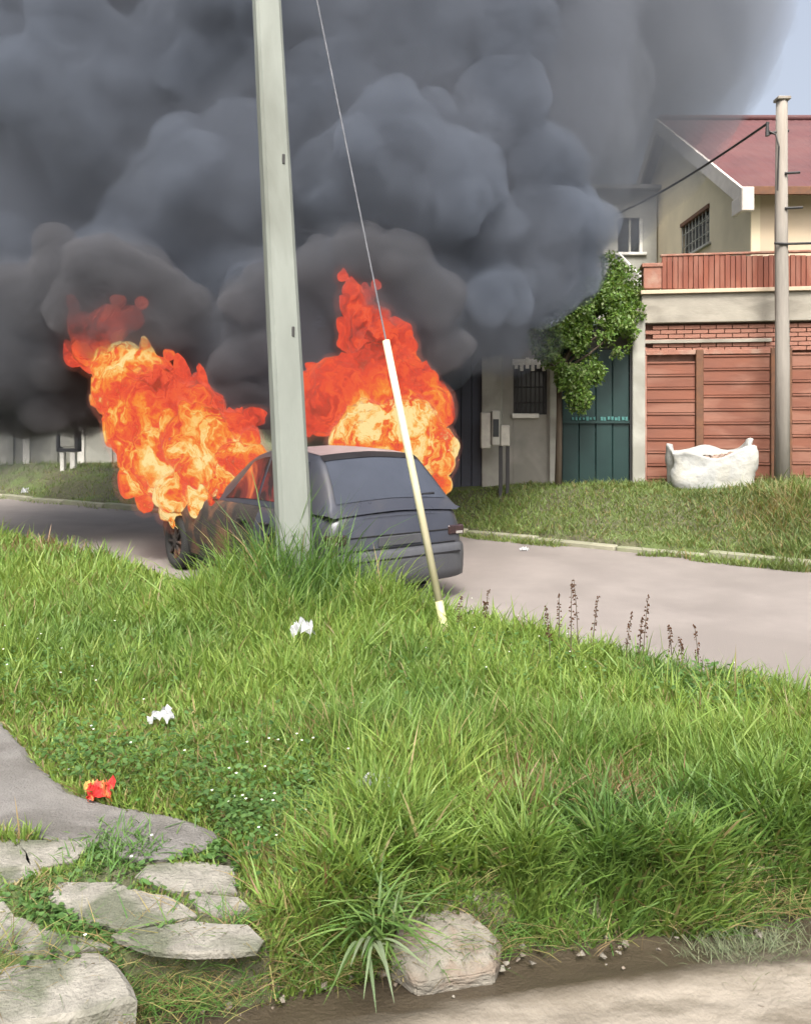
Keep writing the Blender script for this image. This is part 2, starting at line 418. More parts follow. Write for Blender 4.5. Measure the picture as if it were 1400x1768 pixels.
# clip the mud sheet under the verge, wet near the gutter
m, nt, out = new_mat('street_mud_wet')
def build_mud(nt, out):
    N = nt.nodes.new; L = nt.links.new
    b = N('ShaderNodeBsdfPrincipled'); L(b.outputs[0], out.inputs[0])
    tc = N('ShaderNodeTexCoord'); sx = N('ShaderNodeSeparateXYZ'); L(tc.outputs['Object'], sx.inputs[0])
    # d = 2.36 + .2x - y
    a = N('ShaderNodeMath'); a.operation = 'MULTIPLY_ADD'; L(sx.outputs[0], a.inputs[0]); a.inputs[1].default_value = 0.2; a.inputs[2].default_value = 2.42
    s = N('ShaderNodeMath'); s.operation = 'SUBTRACT'; L(a.outputs[0], s.inputs[0]); L(sx.outputs[1], s.inputs[1])
    nz = N('ShaderNodeTexNoise'); nz.inputs['Scale'].default_value = 3.5; nz.inputs['Detail'].default_value = 6
    mp = N('ShaderNodeMapping'); mp.inputs['Scale'].default_value = (0.5, 1.5, 1); L(tc.outputs['Object'], mp.inputs[0]); L(mp.outputs[0], nz.inputs['Vector'])
    mm = N('ShaderNodeMath'); mm.operation = 'MULTIPLY_ADD'; L(nz.outputs['Fac'], mm.inputs[0]); mm.inputs[1].default_value = 0.28; L(s.outputs[0], mm.inputs[2])
    wet = N('ShaderNodeMapRange'); L(mm.outputs[0], wet.inputs[0]); wet.inputs[1].default_value = 0.29; wet.inputs[2].default_value = 0.40
    n1 = N('ShaderNodeTexNoise'); n1.inputs['Scale'].default_value = 6; n1.inputs['Detail'].default_value = 9; n1.inputs['Roughness'].default_value = 0.65
    L(mp.outputs[0], n1.inputs['Vector'])
    cr = N('ShaderNodeValToRGB'); L(n1.outputs['Fac'], cr.inputs[0])
    cr.color_ramp.elements[0].position = 0.36; cr.color_ramp.elements[0].color = (0.11, 0.095, 0.073, 1)
    cr.color_ramp.elements[1].position = 0.6; cr.color_ramp.elements[1].color = (0.215, 0.192, 0.158, 1)
    mx = N('ShaderNodeMix'); mx.data_type = 'RGBA'; L(wet.outputs[0], mx.inputs[0]); mx.inputs[6].default_value = (0.055, 0.044, 0.03, 1); L(cr.outputs[0], mx.inputs[7])
    L(mx.outputs[2], b.inputs['Base Color'])
    rr = N('ShaderNodeMapRange'); L(wet.outputs[0], rr.inputs[0]); rr.inputs[3].default_value = 0.45; rr.inputs[4].default_value = 0.9
    L(rr.outputs[0], b.inputs['Roughness']); b.inputs['Specular IOR Level'].default_value = 0.3
    n4 = N('ShaderNodeTexNoise'); n4.inputs['Scale'].default_value = 70; n4.inputs['Detail'].default_value = 6; L(tc.outputs['Object'], n4.inputs['Vector'])
    bp = N('ShaderNodeBump'); bp.inputs['Strength'].default_value = 0.7; bp.inputs['Distance'].default_value = 0.008
    L(n4.outputs['Fac'], bp.inputs['Height']); L(bp.outputs[0], b.inputs['Normal'])
build_mud(nt, out)
mud_me.materials.append(m)

# far kerb: one long kerb of separate stones
kerb = empty('far_kerb'); kerb['kind'] = 'structure'
def along(pl, step, lo, hi):
    pl = [Vector((a, b, 0)) for a, b in pl]; out_ = []
    for a, b in zip(pl[:-1], pl[1:]):
        L_ = (b - a).length; n = max(1, int(L_ / step))
        if a.x > 30 or a.x < -16: continue
        for k in range(n):
            out_.append((a + (b - a) * (k / n), a + (b - a) * ((k + 1) / n)))
    return out_
for (a, b) in along(E3, 1.05, 0, 0):
    if a.x > 9 or a.x < -14: continue
    d = (b - a); L_ = d.length; mid = (a + b) / 2
    nrm = Vector((d.y, -d.x, 0)).normalized()          # beyond the kerb
    o = MB().box(-L_ / 2 + 0.012, L_ / 2 - 0.012, -0.02, 0.13, -0.15, 0.10, 0.018).build('kerb_stone', M['kerb'], kerb)
    o.location = mid + Vector((0, 0, random.uniform(-0.045, 0.012)))
    o.rotation_euler = (random.uniform(-0.04, 0.04), random.uniform(-0.01, 0.01), math.atan2(-nrm.x, nrm.y) + random.uniform(-0.012, 0.012))

# ------------------------------------------------------------------ broken pavement on the near verge
PVZ = 0.165
def gpoly(pts, z=PVZ):
    return [(G(px, py, z).x, G(px, py, z).y) for px, py in pts]
def rough_slab(name, pts, z, th, mat, parent, jit=0.008, tilt=(0, 0), bev=0.008, sub=0.05, seed=0):
    poly = gpoly(pts, z) if max(p[0] for p in pts) > 20 else pts
    rnd = random.Random(seed)
    q = []
    n = len(poly)
    for i in range(n):
        a = Vector(poly[i]); b = Vector(poly[(i + 1) % n]); L_ = (b - a).length; k = max(1, int(L_ / sub))
        for j in range(k):
            p = a + (b - a) * (j / k)
            q.append((p.x + rnd.uniform(-jit, jit), p.y + rnd.uniform(-jit, jit)))
    cx = sum(p[0] for p in q) / len(q); cy = sum(p[1] for p in q) / len(q)
    bm = bmesh.new()
    top = [bm.verts.new((cx + (x - cx) * (1 - bev / 0.2), cy + (y - cy) * (1 - bev / 0.2), z + tilt[0] * (x - cx) + tilt[1] * (y - cy))) for x, y in q]
    mid = [bm.verts.new((x, y, z - bev + tilt[0] * (x - cx) + tilt[1] * (y - cy))) for x, y in q]
    bot = [bm.verts.new((cx + (x - cx) * 0.97, cy + (y - cy) * 0.97, z - th)) for x, y in q]
    N_ = len(q)
    bm.faces.new(top)
    for A, B in ((mid, top), (bot, mid)):
        for i in range(N_):
            bm.faces.new((A[i], A[(i + 1) % N_], B[(i + 1) % N_], B[i]))
    bmesh.ops.recalc_face_normals(bm, faces=bm.faces)
    me = bpy.data.meshes.new(name); bm.to_mesh(me); bm.free()
    return obj_from(name, me, mat, parent)

PATH_PTS = [(-700, 1150), (-60, 1215), (0, 1243), (45, 1290), (75, 1330), (130, 1372), (215, 1395), (330, 1418), (385, 1440), (360, 1462), (300, 1480), (235, 1482), (130, 1452), (0, 1440), (-300, 1450), (-900, 1480)]
path = rough_slab('path', PATH_PTS, 0.178, 0.10, M['path'], None, jit=0.010, bev=0.006)
path['kind'] = 'structure'
SLABS = [
    ('paving_slab', [(-120, 1450), (28, 1450), (52, 1496), (-120, 1503)], 0.190, (0, 0)),
    ('paving_slab', [(33, 1450), (155, 1452), (128, 1482), (56, 1496)], 0.190, (0, 0)),
    ('paving_slab', [(-120, 1506), (50, 1500), (70, 1503), (-20, 1540), (-120, 1545)], 0.18, (0, 0)),
    ('paving_slab', [(258, 1494), (330, 1486), (398, 1496), (404, 1535), (300, 1533), (236, 1512)], 0.175, (0, 0)),
    ('paving_slab', [(108, 1523), (195, 1527), (285, 1550), (330, 1575), (215, 1597), (140, 1580), (88, 1545)], 0.19, (0.02, 0.05)),
    ('paving_slab', [(200, 1613), (330, 1592), (425, 1598), (452, 1618), (440, 1636), (300, 1640), (235, 1628)], 0.178, (0.0, 0.02)),
    ('paving_slab', [(-120, 1545), (0, 1548), (18, 1575), (-120, 1583)], 0.175, (0, 0)),
    ('paving_slab', [(-120, 1586), (40, 1583), (66, 1598), (10, 1618), (-120, 1622)], 0.165, (0, 0)),
    ('paving_slab', [(10, 1622), (75, 1600), (140, 1618), (182, 1630), (90, 1641), (-120, 1648), (-120, 1626)], 0.155, (0, 0.02)),
    ('paving_slab', [(330, 1545), (410, 1548), (428, 1566), (380, 1574), (345, 1570)], 0.17, (0, 0)),
]
pav = empty('pavement', (0, 0, 0)); pav['kind'] = 'structure'
for i, (nm, pts, z, tl) in enumerate(SLABS):
    mx_ = sum(p[0] for p in pts) / len(pts); my_ = sum(p[1] for p in pts) / len(pts)
    pts = [(mx_ + (p[0] - mx_) * 1.07, my_ + (p[1] - my_) * 1.07) for p in pts]
    rough_slab(nm, pts, z - .006, 0.024, M['concrete'], pav, jit=0.006, tilt=tl, seed=i)
# fallen kerb slab at the bottom left corner
k = rough_slab('kerb_block', [(-160, 1672), (20, 1660), (95, 1652), (180, 1652), (205, 1668), (240, 1722), (160, 1742), (60, 1756), (-160, 1775)], 0.12, 0.14, M['concrete'], None, jit=0.003, tilt=(0.02, 0.10), bev=0.012, seed=44)
tag(k, 'big smooth grey kerb slab slumped into the muddy street at the broken pavement corner', 'kerb block')

# stone at the verge foot
def rock(name, c, size, mat, seed, npts=14, disp=0.02, rz=0.0, sub=2):
    rnd = random.Random(seed)
    bm = bmesh.new()
    for _ in range(npts):
        v = Vector((rnd.gauss(0, 1), rnd.gauss(0, 1), rnd.gauss(0, 1))).normalized()
        v = Vector((max(-.72, min(.72, v.x)), max(-.72, min(.72, v.y)), max(-.6, min(.6, v.z))))
        bm.verts.new((v.x * size[0], v.y * size[1], v.z * size[2]))
    bmesh.ops.convex_hull(bm, input=bm.verts)
    for v in [v for v in bm.verts if not v.link_faces]: bm.verts.remove(v)
    bmesh.ops.bevel(bm, geom=bm.edges[:], offset=min(size) * 0.09, segments=2, affect='EDGES')
    bmesh.ops.triangulate(bm, faces=bm.faces)
    bmesh.ops.subdivide_edges(bm, edges=bm.edges[:], cuts=sub, use_grid_fill=True)
    for v in bm.verts:
        n = mnoise.fractal(v.co * (2.5 / max(size)) * 1.2 + Vector((seed, 0, 0)), 0.9, 2.0, 4)
        v.co += v.co.normalized() * n * disp
    me = bpy.data.meshes.new(name); bm.to_mesh(me); bm.free()
    o = obj_from(name, me, mat)
    o.location = c; o.rotation_euler = (0, 0, rz)
    return o
def stone_block():
    top = [(-0.155, -0.03), (-0.12, 0.10), (0.06, 0.11), (0.16, 0.02), (0.13, -0.06), (-0.06, -0.10)]
    bot = [(-0.165, -0.06), (-0.15, 0.12), (0.08, 0.13), (0.19, 0.03), (0.15, -0.09), (-0.09, -0.14)]
    zt = [0.155, 0.20, 0.195, 0.125, 0.095, 0.115]
    bm = bmesh.new()
    for (x, y), z in zip(top, zt): bm.verts.new((x, y, z))
    for x, y in bot: bm.verts.new((x, y, -0.03)); 
    for x, y in bot: bm.verts.new((x * 1.02, y * 1.02, 0.05))
    bmesh.ops.convex_hull(bm, input=bm.verts)
    bmesh.ops.bevel(bm, geom=bm.edges[:], offset=0.006, segments=2, affect='EDGES')
    bmesh.ops.triangulate(bm, faces=bm.faces)
    for _ in range(3):
        bmesh.ops.subdivide_edges(bm, edges=[e for e in bm.edges if e.calc_length() > 0.018], cuts=1)
        bmesh.ops.triangulate(bm, faces=bm.faces)
    bm.normal_update()
    for v in bm.verts:
        n = mnoise.fractal(v.co * 16, 0.8, 2.0, 5)
        v.co += v.normal * n * 0.0045
    me = bpy.data.meshes.new('stone'); bm.to_mesh(me); bm.free()
    return obj_from('stone', me, M['stone'])
st = stone_block(); p = G(768, 1690, 0.0); st.location = (p.x, p.y + 0.09, -0.005); st.scale = (.95, 1, .52)
tag(st, 'angular beige broken stone block at the foot of the grassy verge beside the muddy street', 'stone')

# ------------------------------------------------------------------ smoke and fire helpers
def sphere_union(name, balls, voxel, mat, noise_amp=0.1, noise_scale=1.5, smooth_it=4, extra=0, seed=1, extra_r=(0.3, 0.55)):
    """closed skin round many overlapping balls: list of (x, y, z, r)"""
    rnd = random.Random(seed)
    allb = list(balls)
    for (x, y, z, r) in balls:
        for _ in range(extra):
            v = Vector((rnd.gauss(0, 1), rnd.gauss(0, 1) - 0.3, rnd.gauss(0, 1) + 0.2)).normalized()
            rr = r * rnd.uniform(*extra_r)
            d = r * rnd.uniform(0.72, 0.95)
            allb.append((x + v.x * d, y + v.y * d, z + v.z * d, rr))
    ico = bmesh.new(); bmesh.ops.create_icosphere(ico, subdivisions=3, radius=1)
    iv = np.array([v.co[:] for v in ico.verts]); ifc = np.array([[v.index for v in f.verts] for f in ico.faces]); ico.free()
    V = []; F = []; n = 0
    for (x, y, z, r) in allb:
        V.append(iv * r + np.array([x, y, z])); F.append(ifc + n); n += len(iv)
    V = np.concatenate(V); F = np.concatenate(F)
    me = bpy.data.meshes.new('tmp'); me.from_pydata(V.tolist(), [], F.tolist())
    o = bpy.data.objects.new('tmp', me); COL.objects.link(o)
    md = o.modifiers.new('r', 'REMESH'); md.mode = 'VOXEL'; md.voxel_size = voxel; md.adaptivity = 0
    if smooth_it:
        sm = o.modifiers.new('s', 'SMOOTH'); sm.factor = 0.5; sm.iterations = smooth_it
    dg = bpy.context.evaluated_depsgraph_get(); dg.update()
    ev = o.evaluated_get(dg)
    me2 = bpy.data.meshes.new_from_object(ev, depsgraph=dg)
    bpy.data.objects.remove(o); bpy.data.meshes.remove(me)
    me2.name = name
    nv = len(me2.vertices)
    co = np.empty(nv * 3, np.float32); me2.vertices.foreach_get('co', co); co = co.reshape(-1, 3).astype(np.float64)
    no = np.empty(nv * 3, np.float32); me2.vertex_normals.foreach_get('vector', no); no = no.reshape(-1, 3)
    return me2, co, no
def billow(p, scale, octs, seed):
    a = 1.0; r = 0; t = 0
    for k in range(octs):
        r = r + a * (1 - np.abs(vnoise(p * scale * 2 ** k + 9.1 * k, seed + k)) * 2.0); t += a; a *= 0.5
    return r / t
def set_co(me, co):
    me.vertices.foreach_set('co', co.astype(np.float32).ravel()); me.update(); me.shade_smooth()

def smoke_mat(name, dens, col, aniso=0.0, absorb=None):
    m, nt, out = new_mat(name)
    N = nt.nodes.new; L = nt.links.new
    v = N('ShaderNodeVolumePrincipled')
    v.inputs['Color'].default_value = (*col, 1)
    v.inputs['Density'].default_value = dens
    v.inputs['Density Attribute'].default_value = ''
    v.inputs['Anisotropy'].default_value = aniso
    L(v.outputs[0], out.inputs['Volume'])
    m.cycles.homogeneous_volume = True
    m.cycles.volume_sampling = 'MULTIPLE_IMPORTANCE'
    return m
M['smoke'] = smoke_mat('thick_smoke', 2.6, (0.225, 0.26, 0.325), 0.0)
M['veil'] = smoke_mat('thin_smoke', 0.30, (0.29, 0.315, 0.365), 0.0)
M['soot'] = smoke_mat('black_smoke', 3.4, (0.165, 0.168, 0.185), 0.0)
M['soft'] = smoke_mat('soft_smoke', 0.55, (0.21, 0.225, 0.26), 0.0)
M['mist'] = smoke_mat('drifting_smoke', 0.16, (0.25, 0.275, 0.33), 0.0)

def balls_px(lst):
    out_ = []
    for (px, py, r, Y) in lst:
        c = P(px, py, Y); out_.append((c.x, c.y, c.z, r / FOC * Y))
    return out_
LEFT = [(40, 690, 60, 10.6), (130, 665, 85, 10.8), (30, 610, 95, 10.3), (60, 540, 85, 10.2), (120, 490, 70, 10.0), (200, 500, 90, 10.0), (280, 550, 75, 10.1), (215, 560, 90, 10.4),
        (300, 630, 80, 10.6), (390, 690, 60, 10.4), (350, 570, 60, 10.9), (-60, 650, 110, 10.6), (-90, 520, 120, 10.8), (420, 640, 70, 10.9)]
BACK = [(80, 380, 110, 11.9), (0, 150, 150, 11.6), (200, 200, 170, 11.5), (100, 60, 150, 11.7), (330, 350, 130, 11.3), (390, 470, 90, 11.2), (390, 120, 170, 11.6), (-80, 300, 140, 11.6), (-120, 60, 180, 11.8),
        (250, -80, 200, 12), (520, -90, 200, 12), (0, -120, 200, 12), (800, -100, 190, 12), (440, 280, 110, 11.2), (260, 440, 100, 11.3), (20, 470, 90, 11.4)]
RIGHT_LOW = [(480, 520, 70, 10.2), (550, 480, 50, 10.0), (445, 600, 60, 10.3), (625, 445, 50, 9.8), (690, 460, 52, 9.75), (745, 525, 55, 9.85), (650, 540, 88, 10.1), (755, 600, 50, 9.9), (560, 650, 85, 10.5), (490, 700, 60, 10.4), (640, 640, 85, 10.4), (560, 740, 50, 10.3), (410, 540, 40, 10.6)]
RIGHT = [(480, 520, 70, 10.9), (620, 480, 80, 10.9), (740, 520, 70, 10.8),
         (680, 280, 110, 10.6), (770, 330, 100, 10.6), (600, 310, 90, 10.8), (840, 400, 60, 10.7), (560, 190, 110, 11.1), (840, 500, 70, 10.8),
         (860, 190, 85, 11.2), (930, 290, 75, 11.2), (965, 390, 75, 11.2), (910, 490, 80, 11.3), (850, 560, 55, 11.2), (980, 470, 55, 11.4),
         (700, 90, 130, 11.5), (850, 70, 110, 11.6), (560, 40, 140, 11.8), (560, 650, 90, 11.2), (640, 640, 90, 11.2)]
FILL = [(330, 250, 190, 13.2), (560, 300, 190, 13.2), (760, 480, 120, 13.0), (560, 560, 170, 13.2), (760, 620, 60, 12.6), (260, 620, 140, 13.0), (60, 560, 160, 13.2), (700, 150, 170, 13.6), (60, 250, 220, 13.8), (420, 30, 200, 13.8), (880, 380, 90, 13.2), (380, 740, 50, 12.0)]
VEIL = [(1060, 120, 190, 14.2), (1200, -10, 140, 14.5), (1240, 60, 90, 14.9), (1170, 40, 150, 14.6), (1010, 330, 115, 14.4), (1100, 250, 105, 14.8), (1060, 340, 75, 15.2), (1150, 190, 80, 15.2), (1120, -90, 200, 14.6), (950, 480, 75, 14.3), (940, 0, 190, 13.5), (900, 200, 180, 12.8), (1010, 430, 60, 14.5), (870, 600, 50, 12.2), (1190, 120, 110, 14.8)]

def clean_skin(me, voxel):
    """re-skin a displaced mesh so that no folds are left in it"""
    o = bpy.data.objects.new('tmp', me); COL.objects.link(o)
    md = o.modifiers.new('r', 'REMESH'); md.mode = 'VOXEL'; md.voxel_size = voxel
    sm = o.modifiers.new('s', 'SMOOTH'); sm.factor = 0.5; sm.iterations = 1
    dg = bpy.context.evaluated_depsgraph_get(); dg.update()
    m2 = bpy.data.meshes.new_from_object(o.evaluated_get(dg), depsgraph=dg)
    bpy.data.objects.remove(o); m2.name = me.name; m2.shade_smooth()
    return m2
def make_smoke(name, lst, voxel, mat, amp, sc_, extra, seed, label, octs=4, smooth_it=3, layers=(), lmat=None):
    me, co, no = sphere_union(name, balls_px(lst), voxel, mat, extra=extra, seed=seed, smooth_it=smooth_it)
    warp = np.stack([fbm(co * 0.9 + 31, 2, seed + 50), fbm(co * 0.9 + 71, 2, seed + 60), fbm(co * 0.9 + 11, 2, seed + 70)], 1) * 0.35
    d = billow(co + warp, sc_, octs, seed)
    co = co + no * (d * amp)[:, None]
    set_co(me, co)
    me = clean_skin(me, voxel)
    inner = []
    for k_, f_ in enumerate(layers):          # thinner skins inside and outside: the smoke thickens inwards
        m2, c2, n2_ = sphere_union('smoke_layer', [(x, y, z, r * f_) for x, y, z, r in balls_px(lst)], voxel * 1.5, mat, extra=extra, seed=seed + 7 * k_ + 1, smooth_it=smooth_it)
        set_co(m2, c2 + n2_ * (fbm(c2 * sc_ * 1.3, 3, seed + k_) * amp * .8)[:, None])
        m2 = clean_skin(m2, voxel * 1.5)
        m2.materials.clear(); m2.materials.append(lmat or mat); inner.append(m2)
    o = obj_from(name, me, mat)
    for m2 in inner: link(bpy.data.objects.new('smoke_layer', m2), o)
    me.materials.clear(); me.materials.append(mat)
    tag(o, label, 'smoke', kind='thing')
    return o
make_smoke('smoke_plume', LEFT, 0.035, M['soot'], 0.17, 1.7, 4, 3, 'blackest billowing smoke rolling low behind the flames on the bonnet', layers=(1.13,), lmat=M['soft'])
make_smoke('smoke_plume', RIGHT_LOW, 0.035, M['soot'], 0.15, 1.7, 4, 35, 'dark brownish smoke dome curling directly around the right hand flames', layers=(1.12,), lmat=M['soft'])
make_smoke('smoke_plume', RIGHT, 0.035, M['smoke'], 0.18, 1.6, 4, 5, 'dense slate blue smoke column boiling up above the roof flames behind the pole')
make_smoke('smoke_plume', BACK, 0.05, M['smoke'], 0.24, 1.2, 4, 8, 'broad grey smoke cloud filling the sky at the upper left')
make_smoke('smoke_plume', FILL, 0.09, M['smoke'], 0.10, 0.8, 2, 15, 'dark smoke bank standing behind the billows and the fires', 3, 5)
MIST = [(60, 600, 130, 10.6), (40, 420, 150, 10.8), (200, 520, 130, 10.4), (330, 600, 110, 10.8), (200, 250, 200, 11.2), (420, 330, 190, 11), (480, 560, 120, 10.3), (640, 480, 120, 10.3), (740, 560, 110, 10.4), (700, 300, 180, 10.6), (860, 420, 130, 11.0), (900, 220, 140, 11.2), (960, 420, 80, 11.6), (640, 80, 220, 11.2), (900, 60, 180, 11.6), (300, 20, 240, 11.5), (30, 100, 220, 11.5), (860, 570, 80, 11.3), (120, 700, 110, 12.5), (20, 740, 90, 14), (230, 760, 70, 13), (-80, 500, 200, 11.5)]
make_smoke('smoke_veil', MIST, 0.08, M['mist'], 0.22, 0.9, 3, 33, 'thin bluish smoke haze wrapped around the dark billows above the car', 3, 6, layers=(1.14,))
make_smoke('smoke_veil', VEIL, 0.09, M['veil'], 0.25, 0.6, 3, 12, 'thin pale smoke drifting in front of the beige gable house and the sky', 3, 10, layers=(.72, 1.22))

# fire --------------------------------------------------------------
def fire_mat(name, strength):
    m, nt, out = new_mat(name)
    N = nt.nodes.new; L = nt.links.new
    tc = N('ShaderNodeTexCoord')
    h = N('ShaderNodeAttribute'); h.attribute_name = 'hotness'
    nw = N('ShaderNodeTexNoise'); nw.inputs['Scale'].default_value = 2.2; nw.inputs['Detail'].default_value = 4
    L(tc.outputs['Object'], nw.inputs['Vector'])
    sub = N('ShaderNodeVectorMath'); sub.operation = 'SUBTRACT'; L(nw.outputs['Color'], sub.inputs[0]); sub.inputs[1].default_value = (0.5, 0.5, 0.5)
    scl = N('ShaderNodeVectorMath'); scl.operation = 'SCALE'; L(sub.outputs[0], scl.inputs[0]); scl.inputs['Scale'].default_value = 0.9
    add = N('ShaderNodeVectorMath'); add.operation = 'ADD'; L(tc.outputs['Object'], add.inputs[0]); L(scl.outputs[0], add.inputs[1])
    mp = N('ShaderNodeMapping'); mp.inputs['Scale'].default_value = (1.5, 1.2, 0.62); mp.inputs['Rotation'].default_value = (0, R(-14), 0); L(add.outputs[0], mp.inputs[0])
    n1 = N('ShaderNodeTexNoise'); n1.inputs['Scale'].default_value = 3.2; n1.inputs['Detail'].default_value = 5; n1.inputs['Roughness'].default_value = 0.55; n1.inputs['Distortion'].default_value = 0.6
    L(mp.outputs[0], n1.inputs['Vector'])
    # ridged lines
    a = N('ShaderNodeMath'); a.operation = 'SUBTRACT'; L(n1.outputs['Fac'], a.inputs[0]); a.inputs[1].default_value = 0.5
    ab = N('ShaderNodeMath'); ab.operation = 'ABSOLUTE'; L(a.outputs[0], ab.inputs[0])
    rd = N('ShaderNodeMapRange'); L(ab.outputs[0], rd.inputs[0]); rd.inputs[1].default_value = 0.0; rd.inputs[2].default_value = 0.16; rd.inputs[3].default_value = 0.22; rd.inputs[4].default_value = -0.26
    hs = N('ShaderNodeMath'); hs.operation = 'MULTIPLY'; L(h.outputs['Fac'], hs.inputs[0]); 
    n2_ = N('ShaderNodeTexNoise'); n2_.inputs['Scale'].default_value = 2.3; n2_.inputs['Detail'].default_value = 4; L(add.outputs[0], n2_.inputs['Vector'])
    mr = N('ShaderNodeMapRange'); L(n2_.outputs['Fac'], mr.inputs[0]); mr.inputs[1].default_value = 0.3; mr.inputs[2].default_value = 0.7; mr.inputs[3].default_value = 0.40; mr.inputs[4].default_value = 1.42
    L(mr.outputs[0], hs.inputs[1])
    # fine relief counts more where it is hot
    wgt = N('ShaderNodeMath'); wgt.operation = 'MULTIPLY'; L(rd.outputs[0], wgt.inputs[0])
    wm = N('ShaderNodeMapRange'); L(h.outputs['Fac'], wm.inputs[0]); wm.inputs[1].default_value = 0.3; wm.inputs[3].default_value = 0.35; wm.inputs[4].default_value = 1.35
    L(wm.outputs[0], wgt.inputs[1])
    t = N('ShaderNodeMath'); t.operation = 'ADD'; L(hs.outputs[0], t.inputs[0]); L(wgt.outputs[0], t.inputs[1])
    cr = N('ShaderNodeValToRGB'); L(t.outputs[0], cr.inputs[0])
    e = cr.color_ramp.elements
    e[0].position = 0.0; e[0].color = (0.16, 0.025, 0.012, 1)
    e[1].position = 1.0; e[1].color = (0.64, 0.50, 0.22, 1)
    for pos, c in ((0.14, (0.36, 0.04, 0.02)), (0.30, (0.50, 0.050, 0.030)), (0.50, (0.56, 0.080, 0.032)), (0.66, (0.60, 0.17, 0.03)), (0.82, (0.62, 0.34, 0.09))):
        q = e.new(pos); q.color = (*c, 1)
    em = N('ShaderNodeEmission'); L(cr.outputs[0], em.inputs[0]); em.inputs[1].default_value = strength
    # ragged see-through gaps at the cool edge
    tr = N('ShaderNodeBsdfTransparent')
    al = N('ShaderNodeMapRange'); L(t.outputs[0], al.inputs[0]); al.inputs[1].default_value = 0.10; al.inputs[2].default_value = 0.40
    lw = N('ShaderNodeLayerWeight'); lw.inputs[0].default_value = 0.5
    lf = N('ShaderNodeMapRange'); L(lw.outputs['Facing'], lf.inputs[0]); lf.inputs[1].default_value = 0.50; lf.inputs[2].default_value = 0.97; lf.inputs[3].default_value = 1.0; lf.inputs[4].default_value = 0.0
    ml = N('ShaderNodeMath'); ml.operation = 'MULTIPLY'; L(al.outputs[0], ml.inputs[0]); L(lf.outputs[0], ml.inputs[1])
    mx = N('ShaderNodeMixShader'); L(ml.outputs[0], mx.inputs[0]); L(tr.outputs[0], mx.inputs[1]); L(em.outputs[0], mx.inputs[2])
    L(mx.outputs[0], out.inputs[0])
    return m
M['fire'] = fire_mat('flame', 0.80)

def glow_vol():
    m, nt, out = new_mat('flame_glow')
    v = nt.nodes.new('ShaderNodeVolumePrincipled'); v.inputs['Density'].default_value = .5; v.inputs['Density Attribute'].default_value = ''
    v.inputs['Color'].default_value = (.35, .25, .22, 1); v.inputs['Emission Strength'].default_value = .11; v.inputs['Emission Color'].default_value = (1, .11, .04, 1)
    nt.links.new(v.outputs[0], out.inputs['Volume']); m.cycles.homogeneous_volume = True
    return m
M['glow'] = glow_vol()
# (px, py, r, Y, heat)
FIRE_L = [(325, 865, 42, 9.5, .85), (380, 840, 48, 9.5, .9), (285, 800, 55, 9.6, .72), (345, 775, 70, 9.6, .66), (235, 740, 50, 9.7, .62), (410, 800, 40, 9.5, .85), (205, 680, 42, 9.8, .62),
          (275, 700, 65, 9.9, .38), (330, 720, 60, 9.9, .3), (400, 755, 42, 9.8, .35), (195, 640, 32, 9.8, .7), (215, 620, 28, 9.8, .75), (160, 600, 34, 9.9, .35), (150, 575, 26, 9.9, .3), (190, 560, 30, 9.9, .3),
          (250, 620, 18, 9.8, .68), (268, 632, 10, 9.8, .7), (225, 550, 20, 10.0, .25), (260, 830, 22, 9.6, .6), (240, 790, 30, 9.6, .6), (440, 720, 14, 9.8, .35), (425, 750, 22, 9.8, .35), (300, 880, 22, 9.4, .9), (340, 895, 16, 9.3, .85), (360, 880, 26, 9.3, .85), (395, 870, 24, 9.3, .85), (418, 840, 24, 9.2, .82), (405, 800, 30, 9.2, .7), (440, 790, 18, 9.2, .5), (432, 760, 14, 9.3, .4), (392, 862, 26, 8.7, .84), (352, 872, 24, 8.9, .86), (300, 850, 34, 9.2, .85), (335, 820, 34, 9.2, .72), (250, 870, 12, 9.5, .5), (130, 620, 14, 9.9, .3), (225, 845, 12, 9.6, .5), (170, 690, 14, 9.8, .5), (128, 528, 6, 9.9, .3), (246, 522, 7, 9.9, .32), (292, 612, 8, 9.8, .4), (352, 655, 7, 9.8, .35), (205, 520, 9, 9.9, .3)]
FIRE_R = [(640, 755, 58, 8.9, .84), (700, 750, 62, 8.9, .90), (750, 775, 34, 8.9, .75), (610, 760, 34, 8.9, .78), (590, 680, 62, 9.3, .35), (560, 700, 48, 9.4, .3), (650, 660, 60, 9.4, .36), (700, 670, 50, 9.3, .42),
          (745, 700, 38, 9.2, .42), (765, 715, 18, 9.1, .38), (765, 800, 22, 8.8, .68), (762, 835, 16, 8.7, .72), (620, 590, 30, 9.6, .3), (640, 560, 36, 9.6, .28), (615, 530, 24, 9.6, .3), (610, 505, 16, 9.6, .25), (670, 590, 38, 9.5, .3), (690, 620, 30, 9.4, .33), (705, 600, 14, 9.4, .25), (635, 510, 12, 9.6, .25), (768, 765, 20, 9.0, .62), (520, 710, 40, 9.5, .25), (592, 478, 7, 9.6, .3), (650, 492, 8, 9.6, .3), (600, 570, 12, 9.6, .3)]
